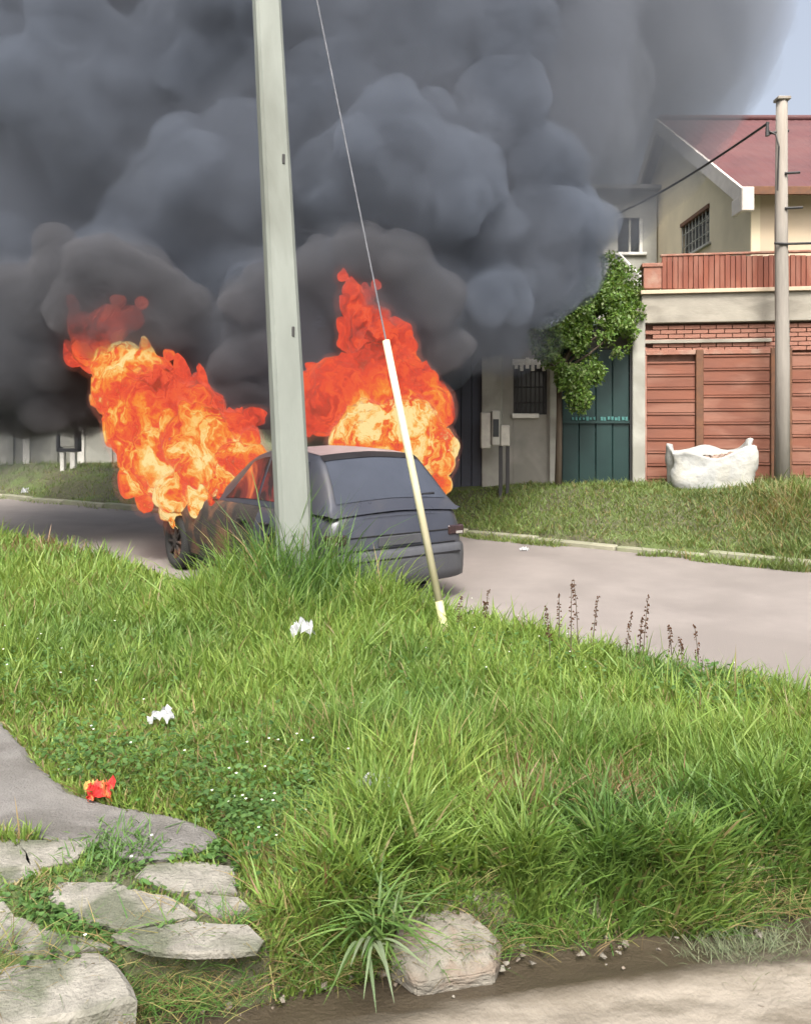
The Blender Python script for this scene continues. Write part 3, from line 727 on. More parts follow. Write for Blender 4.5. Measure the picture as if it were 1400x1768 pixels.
def make_fire(name, lst, seed, label, voxel=0.022, lk=.30):
    bl = balls_px([b[:4] for b in lst])
    me, co, no = sphere_union(name, bl, voxel, None, extra=4, seed=seed, smooth_it=2, extra_r=(0.22, 0.5))
    C_ = np.array([(b[0], b[1], b[2]) for b in bl]); Rr = np.array([b[3] for b in bl]); Hh = np.array([b[4] for b in lst])
    w = np.zeros(len(co)); s = np.zeros(len(co))
    for c, r, h in zip(C_, Rr, Hh):
        d = np.linalg.norm(co - c, axis=1) / r
        k_ = np.exp(-(d ** 2) * 1.4) + 1e-9
        w += k_; s += k_ * h
    heat = s / w
    q = co * np.array([1, 1, 0.55])
    warp = np.stack([fbm(q * 2.5 + 3, 2, seed), fbm(q * 2.5 + 33, 2, seed + 9), fbm(q * 2.5 + 63, 2, seed + 19)], 1) * 0.25
    d = billow(q + warp, 3.2, 4, seed + 3)
    co = co + no * (d * 0.06)[:, None]
    lick = np.clip(fbm(q * np.array([5, 5, 1.5]) + warp * 3, 3, seed + 40), 0, 1)
    co[:, 2] += lick * lk * np.clip(no[:, 2] + 0.35, 0, 1)
    co[:, 0] -= lick * 0.12 * np.clip(no[:, 2] + 0.35, 0, 1)
    set_co(me, co)
    at = me.attributes.new('hotness', 'FLOAT', 'POINT'); at.data.foreach_set('value', heat.astype(np.float32))
    me.materials.clear(); me.materials.append(M['fire'])
    o = obj_from(name, me, None)
    m2 = me.copy(); m2.name = 'flame_glow'; m2.materials.clear(); m2.materials.append(M['glow'])
    m2.vertices.foreach_set('co', (co + no * (.05 + .06 * fbm(co * 3, 2, seed + 6))[:, None]).astype(np.float32).ravel()); m2.update()
    link(bpy.data.objects.new('flame_glow', m2), o)
    tag(o, label, 'flames')
    return o
make_fire('fire', FIRE_L, 31, 'tall orange and yellow flames leaning off the bonnet of the burning car')
make_fire('fire', FIRE_R, 37, 'ball of red and pale yellow flame bursting over the car roof behind the rod', lk=.16)

# ------------------------------------------------------------------ the burning car
car = empty('car', (-0.05, 7.28, 0.0), math.atan2(.788, -.616))
tag(car, 'dark grey hatchback on fire, bonnet and cabin ablaze, seen from behind past the concrete pole', 'car')
def interp(x, tab):
    xs_ = [t[0] for t in tab]; ys_ = [t[1] for t in tab]
    return float(np.interp(x, xs_, ys_))
W_TAB = [(0.0, .70), (0.05, .76), (0.25, .81), (0.8, .83), (2.0, .835), (3.0, .82), (3.5, .78), (3.78, .70), (3.88, .60)]
TOPZ = [(0.0, .80), (0.05, .84), (0.12, .865), (0.6, .875), (2.0, .875), (2.35, .865), (2.9, .82), (3.3, .77), (3.65, .71), (3.82, .62), (3.88, .53)]
def sect(x):
    w = interp(x, W_TAB); zt = interp(x, TOPZ)
    f = (zt - .24)
    return [(0, .20), (w - .16, .20), (w - .04, .23), (w - .005, .24 + f * .20), (w + .012, .24 + f * .42), (w + .004, .24 + f * .60), (w - .02, .24 + f * .80), (w - .06, .24 + f * .93), (w - .12, zt), (w * .5, zt + .018), (0, zt + .025)]
xs_st = [0.0, .03, .08, .18, .35, .6, .9, 1.2, 1.6, 2.0, 2.4, 2.8, 3.1, 3.4, 3.6, 3.74, 3.82, 3.88]
bm = bmesh.new(); rings = []
for x in xs_st:
    s = sect(x); ring = [bm.verts.new((x, y, z)) for y, z in s] + [bm.verts.new((x, -y, z)) for y, z in reversed(s[1:-1])]
    rings.append(ring)
n = len(rings[0])
for a, b in zip(rings[:-1], rings[1:]):
    for i in range(n): bm.faces.new((a[i], a[(i + 1) % n], b[(i + 1) % n], b[i]))
bm.faces.new(rings[0]); bm.faces.new(rings[-1][::-1])
bmesh.ops.recalc_face_normals(bm, faces=bm.faces)
me = bpy.data.meshes.new('body'); bm.to_mesh(me); bm.free()
tmp = bpy.data.objects.new('tmp', me); COL.objects.link(tmp)
def arch(x):
    m_ = MB().tube([(x, -1.1, .31), (x, 1.1, .31)], .36, 28).mesh('a'); o = bpy.data.objects.new('a', m_); COL.objects.link(o); return o
arcs = [arch(.72), arch(3.12)]
for a in arcs:
    md = tmp.modifiers.new('b', 'BOOLEAN'); md.object = a; md.operation = 'DIFFERENCE'; md.solver = 'EXACT'
dg = bpy.context.evaluated_depsgraph_get(); dg.update()
bodyme = bpy.data.meshes.new_from_object(tmp.evaluated_get(dg), depsgraph=dg)
for o in [tmp] + arcs: bpy.data.objects.remove(o)
bodyme.name = 'body'
bodyme.materials.clear(); bodyme.materials.append(M['paint']); bodyme.materials.append(M['burnt'])
for p_ in bodyme.polygons:
    p_.material_index = 1 if p_.center.x > 1.2 and p_.center.z < .86 or p_.center.x > 1.6 else 0
body = bpy.data.objects.new('body', bodyme); link(body, car)
for p_ in bodyme.polygons: p_.use_smooth = True
try: bodyme.set_sharp_from_angle(angle=R(38))
except Exception: pass
# inner arch blocks (dark)
for x in (.72, 3.12):
    MB().box(x - .30, x + .30, -.52, .52, .24, .62).build('wheel_well', M['black_trim'], car)

PROF = [(0.02, .845), (0.06, .90), (0.24, 1.12), (0.42, 1.31), (0.50, 1.355), (0.75, 1.385), (1.15, 1.405), (1.42, 1.39), (1.62, 1.34), (1.78, 1.27), (2.02, 1.11), (2.25, .94), (2.34, .875)]
def cab(x, t, off=0.0):
    """greenhouse surface: x along the car, t 0 roof centre .. 1 belt"""
    z = interp(x, PROF); h = max(0.0, (z - .85) / .555)
    wr = .735 - .165 * h
    wb = .745
    if t < .6:
        s = t / .6; y = wr * .93 * s; zz = z + .022 * (1 - s * s) - .012 * s
    else:
        s = (t - .6) / .4
        y = wr * .93 + (wb - wr * .93) * (s ** .85) ; zz = (z - .012) + ((.855) - (z - .012)) * (s ** 1.08)
    return Vector((x, y, zz + off))
def cab_patch(x0, x1, t0, t1, side, off, nx=8, nt_=6, skew=0.0, skew2=0.0):
    """panel lying on the greenhouse, off metres proud of it"""
    vs = []; fs = []
    for i in range(nx + 1):
        for j in range(nt_ + 1):
            u = i / nx; t = t0 + (t1 - t0) * j / nt_; jf = j / nt_
            xa = x0 + skew * (1 - jf); xb = x1 - skew2 * (1 - jf)
            x = xa + (xb - xa) * u
            pnt = cab(x, abs(t)); e = 0.01
            dx = cab(x + e, abs(t)) - cab(x - e, abs(t)); dt = cab(x, min(1, abs(t) + e)) - cab(x, max(0, abs(t) - e))
            nn = dx.cross(dt)
            if nn.length < 1e-9: nn = Vector((0, 0, 1))
            nn.normalize()
            if nn.z < -0.01 or (abs(nn.z) < .01 and nn.y < 0): nn = -nn
            q = pnt + nn * off
            sy = (1 if t >= 0 else -1) * side
            vs.append((q.x, q.y * sy, q.z))
    w_ = nt_ + 1
    for i in range(nx):
        for j in range(nt_): fs.append((i * w_ + j, i * w_ + j + 1, (i + 1) * w_ + j + 1, (i + 1) * w_ + j))
    return vs, fs
# shell
mb = MB(); TS = [0, .2, .4, .55, .6, .66, .74, .85, 1.0]
XS = [0.02, .06, .12, .24, .34, .42, .50, .62, .75, 1.0, 1.2, 1.42, 1.52, 1.62, 1.7, 1.78, 1.9, 2.02, 2.14, 2.25, 2.34]
vs = []
for x in XS:
    row = [cab(x, t) for t in TS]
    vs += [(-1 and (v.x, -v.y, v.z)) for v in reversed(row[1:])] + [(v.x, v.y, v.z) for v in row]
w_ = 2 * len(TS) - 1; fs = [(i * w_ + j, i * w_ + j + 1, (i + 1) * w_ + j + 1, (i + 1) * w_ + j) for i in range(len(XS) - 1) for j in range(w_ - 1)]
shell = mb.add(vs, fs).build('roof_and_pillars', M['paint'], car, True)
# roof skin, scorched
mb = MB(); v1, f1 = cab_patch(.50, 1.62, -.56, .56, 1, .005, 12, 12); mb.add(v1, f1).build('roof_skin', M['sooty_roof'], car, True)
# rear glass
mb = MB(); v1, f1 = cab_patch(.10, .425, -.565, .565, 1, .006, 8, 14); mb.add(v1, f1)
rg = mb.build('rear_window', M['car_glass'], car, True)
mb = MB(); v1, f1 = cab_patch(.418, .50, -.585, .585, 1, .012, 3, 14); mb.add(v1, f1).build('roof_spoiler', M['black_trim'], car, True)
# windshield + side windows; all but the rearmost carry the painted fire glow
mb = MB(); v1, f1 = cab_patch(1.68, 2.24, -.55, .55, 1, .006, 8, 12); mb.add(v1, f1).build('windscreen', M['glow_pane'], car, True)
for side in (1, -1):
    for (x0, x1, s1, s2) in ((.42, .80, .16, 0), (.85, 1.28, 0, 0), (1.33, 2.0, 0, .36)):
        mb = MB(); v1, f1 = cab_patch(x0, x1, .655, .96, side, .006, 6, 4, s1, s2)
        mb.add(v1, f1).build('side_window', M['car_glass'] if x0 < .8 else M['glow_pane'], car, True)
# rear end parts
def rear_box(name, y0, y1, z0, z1, d, mat, b=.01, x_in=.05, parent=None):
    return MB().box(-d, x_in, y0, y1, z0, z1, b).build(name, mat, parent or car, False)
# bumper: wrapped shape
def wrap_bumper():
    bm = bmesh.new(); rings = []
    for k in range(17):
        a = -1 + 2 * k / 16
        y = .845 * math.sin(a * math.pi / 2) if abs(a) < 1 else .845 * a
        y = .845 * (abs(a) ** .75) * (1 if a > 0 else -1)
        x = -.075 + .17 * abs(a) ** 6 + (.18 if abs(a) == 1 else 0)
        ring = [bm.verts.new((x + dx, y, z)) for dx, z in ((.06, .20), (.012, .22), (0, .30), (-.004, .42), (.006, .50), (.03, .525), (.10, .53))]
        rings.append(ring)
    for a, b in zip(rings[:-1], rings[1:]):
        for i in range(6): bm.faces.new((a[i], a[i + 1], b[i + 1], b[i]))
    bmesh.ops.recalc_face_normals(bm, faces=bm.faces)
    me = bpy.data.meshes.new('rear_bumper'); bm.to_mesh(me); bm.free()
    o = obj_from('rear_bumper', me, M['bumper'], car, True)
    return o
wrap_bumper()
MB().box(-.080, -.02, -.66, .66, .445, .462, .004).build('bumper_strip', M['black_trim'], car)
MB().box(-.005, .05, -.66, .66, .648, .662, .003).build('tailgate_ledge', M['black_trim'], car)
MB().box(-.010, .05, -.655, .655, .536, .546, .002).build('tailgate_gap', M['black_trim'], car)
MB().box(-.016, .04, -.24, .24, .56, .645, .004).build('number_plate', M['bumper'], car)
for s in (1, -1):
    tl = MB().box(-.014, .12, min(s * .57, s * .765), max(s * .57, s * .765), .60, .69, .012).build('tail_lamp', M['tail_red'], car)
    MB().box(-.019, .05, min(s * .66, s * .74), max(s * .66, s * .74), .607, .632, .004).build('reversing_lens', M['tail_white'], tl)
wp = MB().tube([(.075, -.05, .865), (.12, -.30, .985), (.125, -.50, .99)], .012, 6).build('rear_wiper', M['black_trim'], car)
# door seams, handles, mirror, sill
for s in (1, -1):
    for x0 in (.84, 1.30):
        MB().box(x0, x0 + .012, min(s * .828, s * .8475), max(s * .828, s * .8475), .34, .70).build('door_gap', M['black_trim'], car)
        MB().box(x0 + .06, x0 + .20, min(s * .825, s * .868), max(s * .825, s * .868), .70, .73, .008).build('door_handle', M['black_trim'], car)
    if s < 0: MB().box(1.92, 2.06, min(s * .74, s * .93), max(s * .74, s * .93), .90, 1.03, .03).build('wing_mirror', M['burnt'], car)
    hl = MB().box(3.70, 3.84, min(s * .38, s * .66), max(s * .38, s * .66), .52, .66, .03).build('headlight', M['burnt'], car)
def wheel(x, s, burnt):
    w = empty('wheel'); w.parent = car; w.location = (x, s * .74, .31)
    bm = bmesh.new(); prof = [(.19, -.09), (.25, -.10), (.295, -.085), (.31, -.05), (.31, .05), (.295, .085), (.25, .10), (.19, .09)]
    nseg = 36; V = []
    mbx = MB(); vs = []; fs = []
    for k_ in range(nseg):
        a = 2 * math.pi * k_ / nseg
        for (r_, y_) in prof: vs.append((r_ * math.cos(a), y_, r_ * math.sin(a)))
    q = len(prof)
    for k_ in range(nseg):
        for j in range(q): fs.append((k_ * q + j, k_ * q + (j + 1) % q, ((k_ + 1) % nseg) * q + (j + 1) % q, ((k_ + 1) % nseg) * q + j))
    mbx.add(vs, fs).build('tyre', M['rubber'], w, True)
    rb = MB().tube([(0, s * -.05, 0), (0, s * .055, 0)], .20, 28)
    for k_ in range(8):
        a = 2 * math.pi * k_ / 8
        rb.tube([(.05 * math.cos(a), s * .07, .05 * math.sin(a)), (.185 * math.cos(a), s * .075, .185 * math.sin(a))], .02, 6)
    rb.tube([(0, s * .05, 0), (0, s * .09, 0)], .05, 12)
    rb.build('rim', M['rim'] if not burnt else M['burnt'], w)
    bm.free()
for x, b_ in ((.72, False), (3.12, True)):
    for s in (1, -1): wheel(x, s, b_)

# ------------------------------------------------------------------ poles and wires
def tapered_pole():
    b = P(517, 1047, 6.6); b.z = gz(b.x, b.y) - .25
    t = P(436, -470, 6.6)
    root = empty('utility_pole', (b.x, b.y, b.z))
    tag(root, 'thick pale grey concrete utility pole leaning slightly left in front of the burning car', 'utility pole')
    d = t - b
    vs = []; fs = []
    ax = d.normalized(); e1_ = Vector((0.94, 0.34, 0)); e1_ -= ax * e1_.dot(ax); e1_.normalize(); e2_ = ax.cross(e1_)
    K = 26
    prof = [(-.5, -.36), (-.38, -.5), (.38, -.5), (.5, -.36), (.5, .36), (.38, .5), (-.38, .5), (-.5, .36)]
    for i in range(K + 1):
        s_ = i / K; w = .275 * (1 - s_) + .175 * s_
        c = d * s_
        for (a, c2) in prof:
            j_ = random.uniform(-.0015, .0015)
            vs.append(c + e1_ * (a * w + j_) + e2_ * (c2 * w + j_))
    for i in range(K):
        for k_ in range(8): fs.append((i * 8 + k_, i * 8 + (k_ + 1) % 8, (i + 1) * 8 + (k_ + 1) % 8, (i + 1) * 8 + k_))
    fs += [tuple(range(8)), tuple(K * 8 + k_ for k_ in range(8))]
    MB().add(vs, fs).build('shaft', M['pole'], root)
    # bolt holes and cable clips on the face towards the street
    for py in (256, 540):
        s_ = (1047 - py) / (1047 + 470)
        w = .275 * (1 - s_) + .175 * s_
        c = d * s_ - e2_ * (w * .5) + e1_ * w * .18
        face = -1 if (e2_.y > 0) else 1
        c = d * s_ + e2_ * (w * .5 * face) + e1_ * w * .22
        MB().box(c.x - .011, c.x + .011, c.y - .008, c.y + .012, c.z - .04, c.z + .04, .004).build('bolt_hole', M['pole_dark'], root)
    return root, b, t
pole, pb, pt = tapered_pole()
# base footing of rough cement
gp = G(775, 1118, .15)
ga = Vector((gp.x, gp.y, gz(gp.x, gp.y) - .05))
# line of the stay: from the anchor up to the pole head
gt = P(672, 588, 6.0)
# solve the guard top so that it lies on the straight stay line
stay_top = P(462, -420, 6.55)
def on_line(s): return ga + (stay_top - ga) * s
guard = empty('stay_guard', ga)
tag(guard, 'thin pale yellow plastic guard rod leaning from the grass in front of the car', 'guard rod')
sg = (1118 - 588) / (1118 + 420)
# perspective: search the parameter where the line passes row 588
best = min((abs((EYE - on_line(s).z) * FOC / on_line(s).y + HOR - 588), s) for s in np.linspace(0, 1, 2001))[1]
L0 = on_line(0) - ga; LT = on_line(best) - ga
MB().tube([L0 + (LT - L0) * .15, LT], .026, 12).build('guard_tube', M['guard'], guard, True)
MB().tube([L0, L0 + (LT - L0) * .152], .027, 12).build('guard_foot', M['guard_low'], guard, True)
w = MB().tube([on_line(best - .01), stay_top], .006, 6).build('stay_wire', M['steel_wire'])
tag(w, 'grey steel stay wire running up from the yellow guard rod to the pole head', 'wire')

# right hand post
rp0 = P(1349, 843, 12.3)
rp = empty('utility_post', (rp0.x, rp0.y, gz(rp0.x, rp0.y) - .1))
tag(rp, 'slim weathered utility post standing in front of the red garage gate', 'utility pole')
hh = (843 - 160) / FOC * 12.3
MB().tube([(0, 0, -.1), (0.01, 0, hh * .33), (-.01, 0, hh * .66), (0, 0, hh)], [.112, .105, .095, .082], 10).build('post', M['woodpole'], rp, True)
MB().box(-.10, .10, -.10, .08, hh - .02, hh + .03, .01).build('cap', M['woodpole'], rp)
zz = lambda py: (843 - py) / FOC * 12.3
MB().tube([(-.22, 0, zz(218)), (.10, 0, zz(213))], .022, 6).build('insulator_bracket', M['iron'], rp)
MB().tube([(-.22, 0, zz(222)), (-.22, 0, zz(198))], [.035, .02], 8).build('insulator', M['iron'], rp)
for py, x1 in ((350, .26), (411, .42), (411, -.16), (290, .22)):
    MB().tube([(0, -.1, zz(py)), (x1, -.11, zz(py) + .01)], .02, 6).build('step_bolt', M['iron'], rp)
MB().tube([(-.20, -.02, zz(215)), (-.12, -.06, zz(222)), (-.10, -.12, zz(245)), (-.12, -.12, zz(320))], .014, 6).build('drop_cable', M['cable'], rp)
MB().tube([(.42, -.11, zz(411)), (.5, -.11, zz(385)), (.62, -.11, zz(400)), (.9, -.1, zz(440))], .016, 6).build('side_cable', M['cable'], rp)
a = rp0 + Vector((-.2, 0, 0)); a.z = rp.location.z + zz(215) 
a = P(1326, 212, 12.3); b = P(1030, 385, 17.5)
pts = []
for i in range(13):
    s_ = i / 12; q = a.lerp(b, s_); q.z -= .12 * math.sin(math.pi * s_); pts.append(q)
w = MB().tube(pts, .02, 6).build('service_cable', M['cable']); tag(w, 'dark service cable sloping down left from the slim post into the smoke', 'cable')

# ------------------------------------------------------------------ street front: facade line y = 13.8 - .15 x
FA = math.atan(-.15)
def fY(px): return 13.8 / (1 + .15 * (px - 700) / FOC)
def fu(px): return (px - 700) / FOC * fY(px) / math.cos(FA)
def fz(px, py): return EYE - (py - HOR) / FOC * fY(px)
F0 = (0, 13.8, 0)
def fempty(name): return empty(name, F0, FA)

# grey house / wall left of the green door
gw = fempty('grey_house'); tag(gw, 'grey plaster house front with a barred window behind the meter box, partly hidden by smoke', 'house')
def fbox(name, px0, px1, py0, py1, d0, d1, mat, parent, b=0.0):
    pm = (px0 + px1) / 2
    return MB().box(fu(px0), fu(px1), d0, d1, fz(pm, py1), fz(pm, py0), b).build(name, mat, parent)
# wall with an opening for the window
X = dict(l=834, w0=886, w1=944, r=962)
top, bot = 560, 900
fbox('wall', 866, 886, top, bot, 0, .2, M['grey_wall'], gw)
fbox('wall', 944, 966, top, bot, 0.002, .2, M['grey_wall'], gw)
fbox('wall', 886.3, 943.7, 716, bot, 0.001, .2, M['grey_wall'], gw)
fbox('wall', 886.3, 943.7, top, 622, 0.001, .2, M['grey_wall'], gw)
fbox('pillar', 832, 867, 615, bot, -.12, .22, M['pale_wall'], gw, .01)
fbox('pillar', 948, 966, 600, bot, -.06, -.001, M['pale_wall'], gw, .01)
wd = fbox('window', 886.5, 943.5, 622.5, 715.5, .10, .12, M['dark_glass'], gw)
for px in (893, 900, 908, 916, 924, 931, 938):
    MB().tube([(fu(px), .02, fz(px, 714)), (fu(px), .02, fz(px, 624))], .009, 5).build('bar', M['iron'], wd)
for py in (640, 668, 695):
    MB().tube([(fu(888), .03, fz(915, py)), (fu(942), .03, fz(915, py))], .008, 5).build('bar', M['iron'], wd)
fbox('frame', 886.5, 890, 622.5, 715.5, .03, .09, M['iron'], wd); fbox('frame', 940, 943.5, 622.5, 715.5, .03, .09, M['iron'], wd)
fbox('sill', 884, 930, 714, 722, -.07, .05, M['white_paint'], wd, .005)
aw = fbox('lintel_trim', 884, 946, 620, 630, -.05, .01, M['white_paint'], wd, .005)
for i in range(6):
    px = 888 + i * 9.5
    MB().box(fu(px), fu(px + 6), -.07, -.051, fz(px, 637 + (i % 2) * 4), fz(px, 624 - (i % 3) * 3), .004).build('lace_trim', M['white_paint'], wd)
MB().box(fu(780), fu(1095), .3, 5, .3, fz(900, 575)).build('house_block', M['grey_wall'], gw)
MB().box(fu(775), fu(1098), .1, 5.2, fz(900, 574), fz(900, 562), .01).build('roof', M['grey_roof'], gw)
bgate = fempty('sheet_gate'); tag(bgate, 'dark slate blue sheet metal gate beside the pale pillar, right of the flames', 'gate')
for i in range(5):
    x0 = 742 + i * 18
    fbox('panel', x0 + .5, x0 + 17.5, 600, 845, -.03 + .008 * (i % 2), .04, M['blue_gate'], bgate, .006)
fbox('gate_frame', 740, 833, 596, 600.0, -.04, .05, M['iron'], bgate)

# green gate
gg = fempty('green_gate'); tag(gg, 'dark green sheet metal entrance gate with a pale strip across it, under the tree', 'gate')
for i in range(4):
    x0 = 970 + i * 29
    fbox('panel', x0 + .5, x0 + 28.5, 603, 850, 0.0 + .012 * (i % 2), .05, M['green_door'], gg, .008)
fbox('rail', 970, 1086, 726, 731, -.03, -.001, M['green_door'], gg)
for i in range(16):
    if i in (7,): continue
    px = 987 + i * 6.1
    MB().box(fu(px), fu(px + random.uniform(3, 5)), -.036, -.004, fz(px, 725.5 + random.uniform(-1, 1)), fz(px, 720 + random.uniform(-1, 1)), 0).build('pale_fitting', M['teal'], gg)
fbox('frame', 966.5, 970, 596, 850, -.04, .07, M['iron'], gg); fbox('frame', 1086.5, 1089, 596, 850, -.04, .07, M['iron'], gg)
pp = fempty('gate_pillar'); tag(pp, 'narrow pale cement pillar between the green gate and the red garage', 'pillar')
fbox('shaft', 1090, 1112, 545, 850, -.10, .25, M['pale_wall'], pp, .012)
fbox('cap', 1087, 1115, 534, 545, -.13, .27, M['beam'], pp, .01)

# red garage with terrace
rg_ = fempty('red_garage'); tag(rg_, 'garage block with red plank doors, pale concrete beam and red boarded terrace parapet above', 'garage')
def plank_door(px0, px1, pytop, pybot, nm):
    d = fbox(nm, px0, px1, pytop, pybot, .02, .05, M['brown_steel'], rg_)
    n_ = 10
    for i in range(n_):
        y0 = pytop + (pybot - pytop) * i / n_; y1 = pytop + (pybot - pytop) * (i + 1) / n_
        z1 = fz((px0 + px1) / 2, y0) - .004; z0 = fz((px0 + px1) / 2, y1) + .004
        u0 = fu(px0) + .004; u1 = fu(px1) - .004
        # sheet with a raised lip at its upper edge
        prof = [(.02, z0), (-.012 + random.uniform(-.003, .003), z0), (-.014, z1 - .045), (-.032, z1 - .03), (-.032, z1 - .006), (.02, z1)]
        vs = [(u, dd, z) for u in (u0, u1) for dd, z in prof]; m_ = len(prof)
        fs = [tuple(range(m_)), tuple(range(2 * m_ - 1, m_ - 1, -1))] + [(i_, (i_ + 1) % m_, m_ + (i_ + 1) % m_, m_ + i_) for i_ in range(m_)]
        MB().add(vs, fs).build('plank', M['red_plank'], d)
plank_door(1116, 1199, 624, 845, 'garage_door')
plank_door(1213, 1328, 612, 845, 'garage_door')
plank_door(1366, 1470, 608, 845, 'garage_door')
fbox('door_post', 1199.5, 1212.5, 604, 850, -.07, .06, M['brown_steel'], rg_, .01)
fbox('door_post', 1328.5, 1365.5, 600, 850, -.05, .10, M['brown_steel'], rg_, .01)
# pier left
fbox('pier', 1112.5, 1115.8, 600, 850, -.03, .2, M['red_brick'], rg_)
fbox('backing_wall', 1113, 1480, 556, 850, .10, .28, M['mortar'], rg_)
brick_me = MB().box(-.118, .118, 0, .1, -.030, .030, .004).mesh('brick'); brick_me.materials.append(M['red_brick'])
zt, zb = fz(1220, 557), fz(1220, 607)
rows = int((zt - zb) / .072)
for r_ in range(rows):
    u = fu(1113) + (.12 if r_ % 2 else 0.0) + .12; z = zb + .036 + r_ * .072
    while u < fu(1475):
        b_ = bpy.data.objects.new('brick', brick_me); link(b_, rg_); b_.location = (u, -.004 + random.uniform(-.005, .005), z)
        u += .248
# pale lintel strip over the doors
MB().box(fu(1113.5), fu(1328), -.045, -.012, fz(1220, 612), fz(1220, 604), .004).build('lintel', M['red_brick'], rg_)
MB().box(fu(1112), fu(1330), -.05, -.01, fz(1220, 592), fz(1220, 586), .004).build('lintel', M['beam'], rg_)
fbox('concrete_beam', 1106, 1480, 506, 556, -.08, .3, M['beam'], rg_, .01)
fbox('ledge', 1104, 1480, 499, 505.8, -.14, .3, M['cream_wall'], rg_, .005)
# terrace parapet of vertical boards
par = fbox('parapet', 1142, 1480, 446, 498.8, .04, .07, M['brown_steel'], rg_)
px = 1142.0
while px < 1474:
    w_ = random.uniform(8.2, 9.6)
    MB().box(fu(px) + .003, fu(px + w_) - .003, -.005 + random.uniform(-.006, .006), .039, fz(px, 498.6), fz(px, 441 + random.uniform(-.8, 1.2)), .003).build('slat', M['red_slat'], par)
    px += w_ + .35
MB().box(fu(1140), fu(1478), -.02, .08, fz(1250, 439.5), fz(1250, 436), .004).build('handrail', M['red_brick'], rg_)
fbox('corner_pier', 1110, 1141, 462, 498.8, -.03, .25, M['red_brick'], rg_, .01)
fbox('pier_cap', 1107, 1143, 455, 461.8, -.05, .27, M['red_brick'], rg_, .008)
MB().box(fu(1113), fu(1480), .3, 4.0, .4, fz(1250, 506)).build('garage_block', M['beam'], rg_)

# ------------------------------------------------------------------ two storey house behind
bh = empty('gable_house', (7.66, 18.0, 0)); tag(bh, 'tall beige house with maroon roof and white gable trim, rising behind the red terrace', 'house')
# local: x right, y back. eave z 7.0 at y=0, ridge z 10.5 at y=5.5
EZ, RZ, DP, RX = 6.95, 10.55, 11.0, 12.0
vs = [(0, 0, .5), (0, DP, .5), (0, DP, EZ), (0, DP / 2, RZ - .12), (0, 0, EZ)]
th = .2
v2 = vs + [(x + th, y, z) for x, y, z in vs]
# gable wall with a window opening: built as a fan of pieces round the hole
wy0, wy1, wz0, wz1 = 2.45, 4.55, 6.30, 7.28
def gable_piece(pts):
    n_ = len(pts)
    v = [(0, y, z) for y, z in pts] + [(th, y, z) for y, z in pts]
    f = [tuple(range(n_)), tuple(range(2 * n_ - 1, n_ - 1, -1))] + [(i, (i + 1) % n_, n_ + (i + 1) % n_, n_ + i) for i in range(n_)]
    return v, f
rz_at = lambda y: EZ + (RZ - .12 - EZ) * (1 - abs(y - DP / 2) / (DP / 2))
mb = MB()
for pts in ([(0, .5), (wy0, .5), (wy0, rz_at(wy0)), (0, EZ)], [(wy0, .5), (wy1, .5), (wy1, wz0), (wy0, wz0)], [(wy0, wz1), (wy1, wz1), (wy1, rz_at(wy1)), (wy0, rz_at(wy0))],
            [(wy1, .5), (DP, .5), (DP, EZ), (DP / 2, RZ - .12), (wy1, rz_at(wy1))]):
    mb.add(*gable_piece(pts))
mb.build('gable_wall', M['beige_wall'], bh)
gwn = MB().box(.10, .12, wy0, wy1, wz0, wz1).build('window', M['dark_glass'], bh)
for y in np.linspace(wy0 + .05, wy1 - .05, 9):
    MB().tube([(.02, y, wz0), (.02, y, wz1)], .014, 5).build('bar', M['pale_wall'], gwn)
for z in (wz0 + .3, wz0 + .65):
    MB().tube([(.03, wy0, z), (.03, wy1, z)], .014, 5).build('bar', M['pale_wall'], gwn)
MB().box(-.04, .08, wy0, wy1, wz1 - .10, wz1 - .003).build('shutter_box', M['brown_steel'], gwn)
MB().box(-.08, .06, wy0 - .1, wy1 + .1, wz0 - .07, wz0 - .002, .01).build('sill', M['pale_wall'], gwn)
MB().box(th + .002, RX, .0, .2, .5, EZ - .05).build('front_wall', M['cream_wall'], bh)
MB().box(-.004, .22, -.004, .25, .5, EZ - .06, .02).build('corner_pilaster', M['beige_wall'], bh)
# corrugated roof slope
mb = MB(); nx_ = 150; vs = []; fs = []
for i in range(nx_ + 1):
    x = -.35 + (RX + .35) * i / nx_; rz_ = .014 * (1 if i % 3 == 0 else 0)
    vs += [(x, -.45, EZ - .16 + rz_), (x, DP / 2, RZ + rz_ * .8)]
for i in range(nx_): fs.append((i * 2, i * 2 + 2, i * 2 + 3, i * 2 + 1))
mb.add(vs, fs)
k0 = len(mb.v); mb.add([(-.35, DP / 2, RZ), (RX, DP / 2, RZ), (RX, DP + .4, EZ - .16), (-.35, DP + .4, EZ - .16)], [(0, 1, 2, 3)])
mb.add([(-.35, -.45, EZ - .24), (RX, -.45, EZ - .24), (RX, DP / 2, RZ - .08), (-.35, DP / 2, RZ - .08)], [(0, 1, 2, 3)])
mb.build('roof', M['roof'], bh)
MB().tube([(-.35, DP / 2, RZ + .04), (RX, DP / 2, RZ + .04)], .10, 8).build('ridge_cap', M['roof'], bh, True)
MB().box(-.3, RX, -.52, -.455, EZ - .30, EZ - .12, .01).build('gutter', M['brown_steel'], bh)
def sloped_board(y0, z0, y1, z1, x0, x1, h):
    v = [(x, y, z + dz) for x in (x0, x1) for (y, z) in ((y0, z0), (y1, z1)) for dz in (-h, 0)]
    return MB().add(v, [(0, 1, 3, 2), (4, 6, 7, 5), (0, 4, 5, 1), (2, 3, 7, 6), (0, 2, 6, 4), (1, 5, 7, 3)])
sloped_board(-.5, EZ - .16, DP / 2, RZ + .03, -.42, -.352, .40).build('bargeboard', M['fascia'], bh)
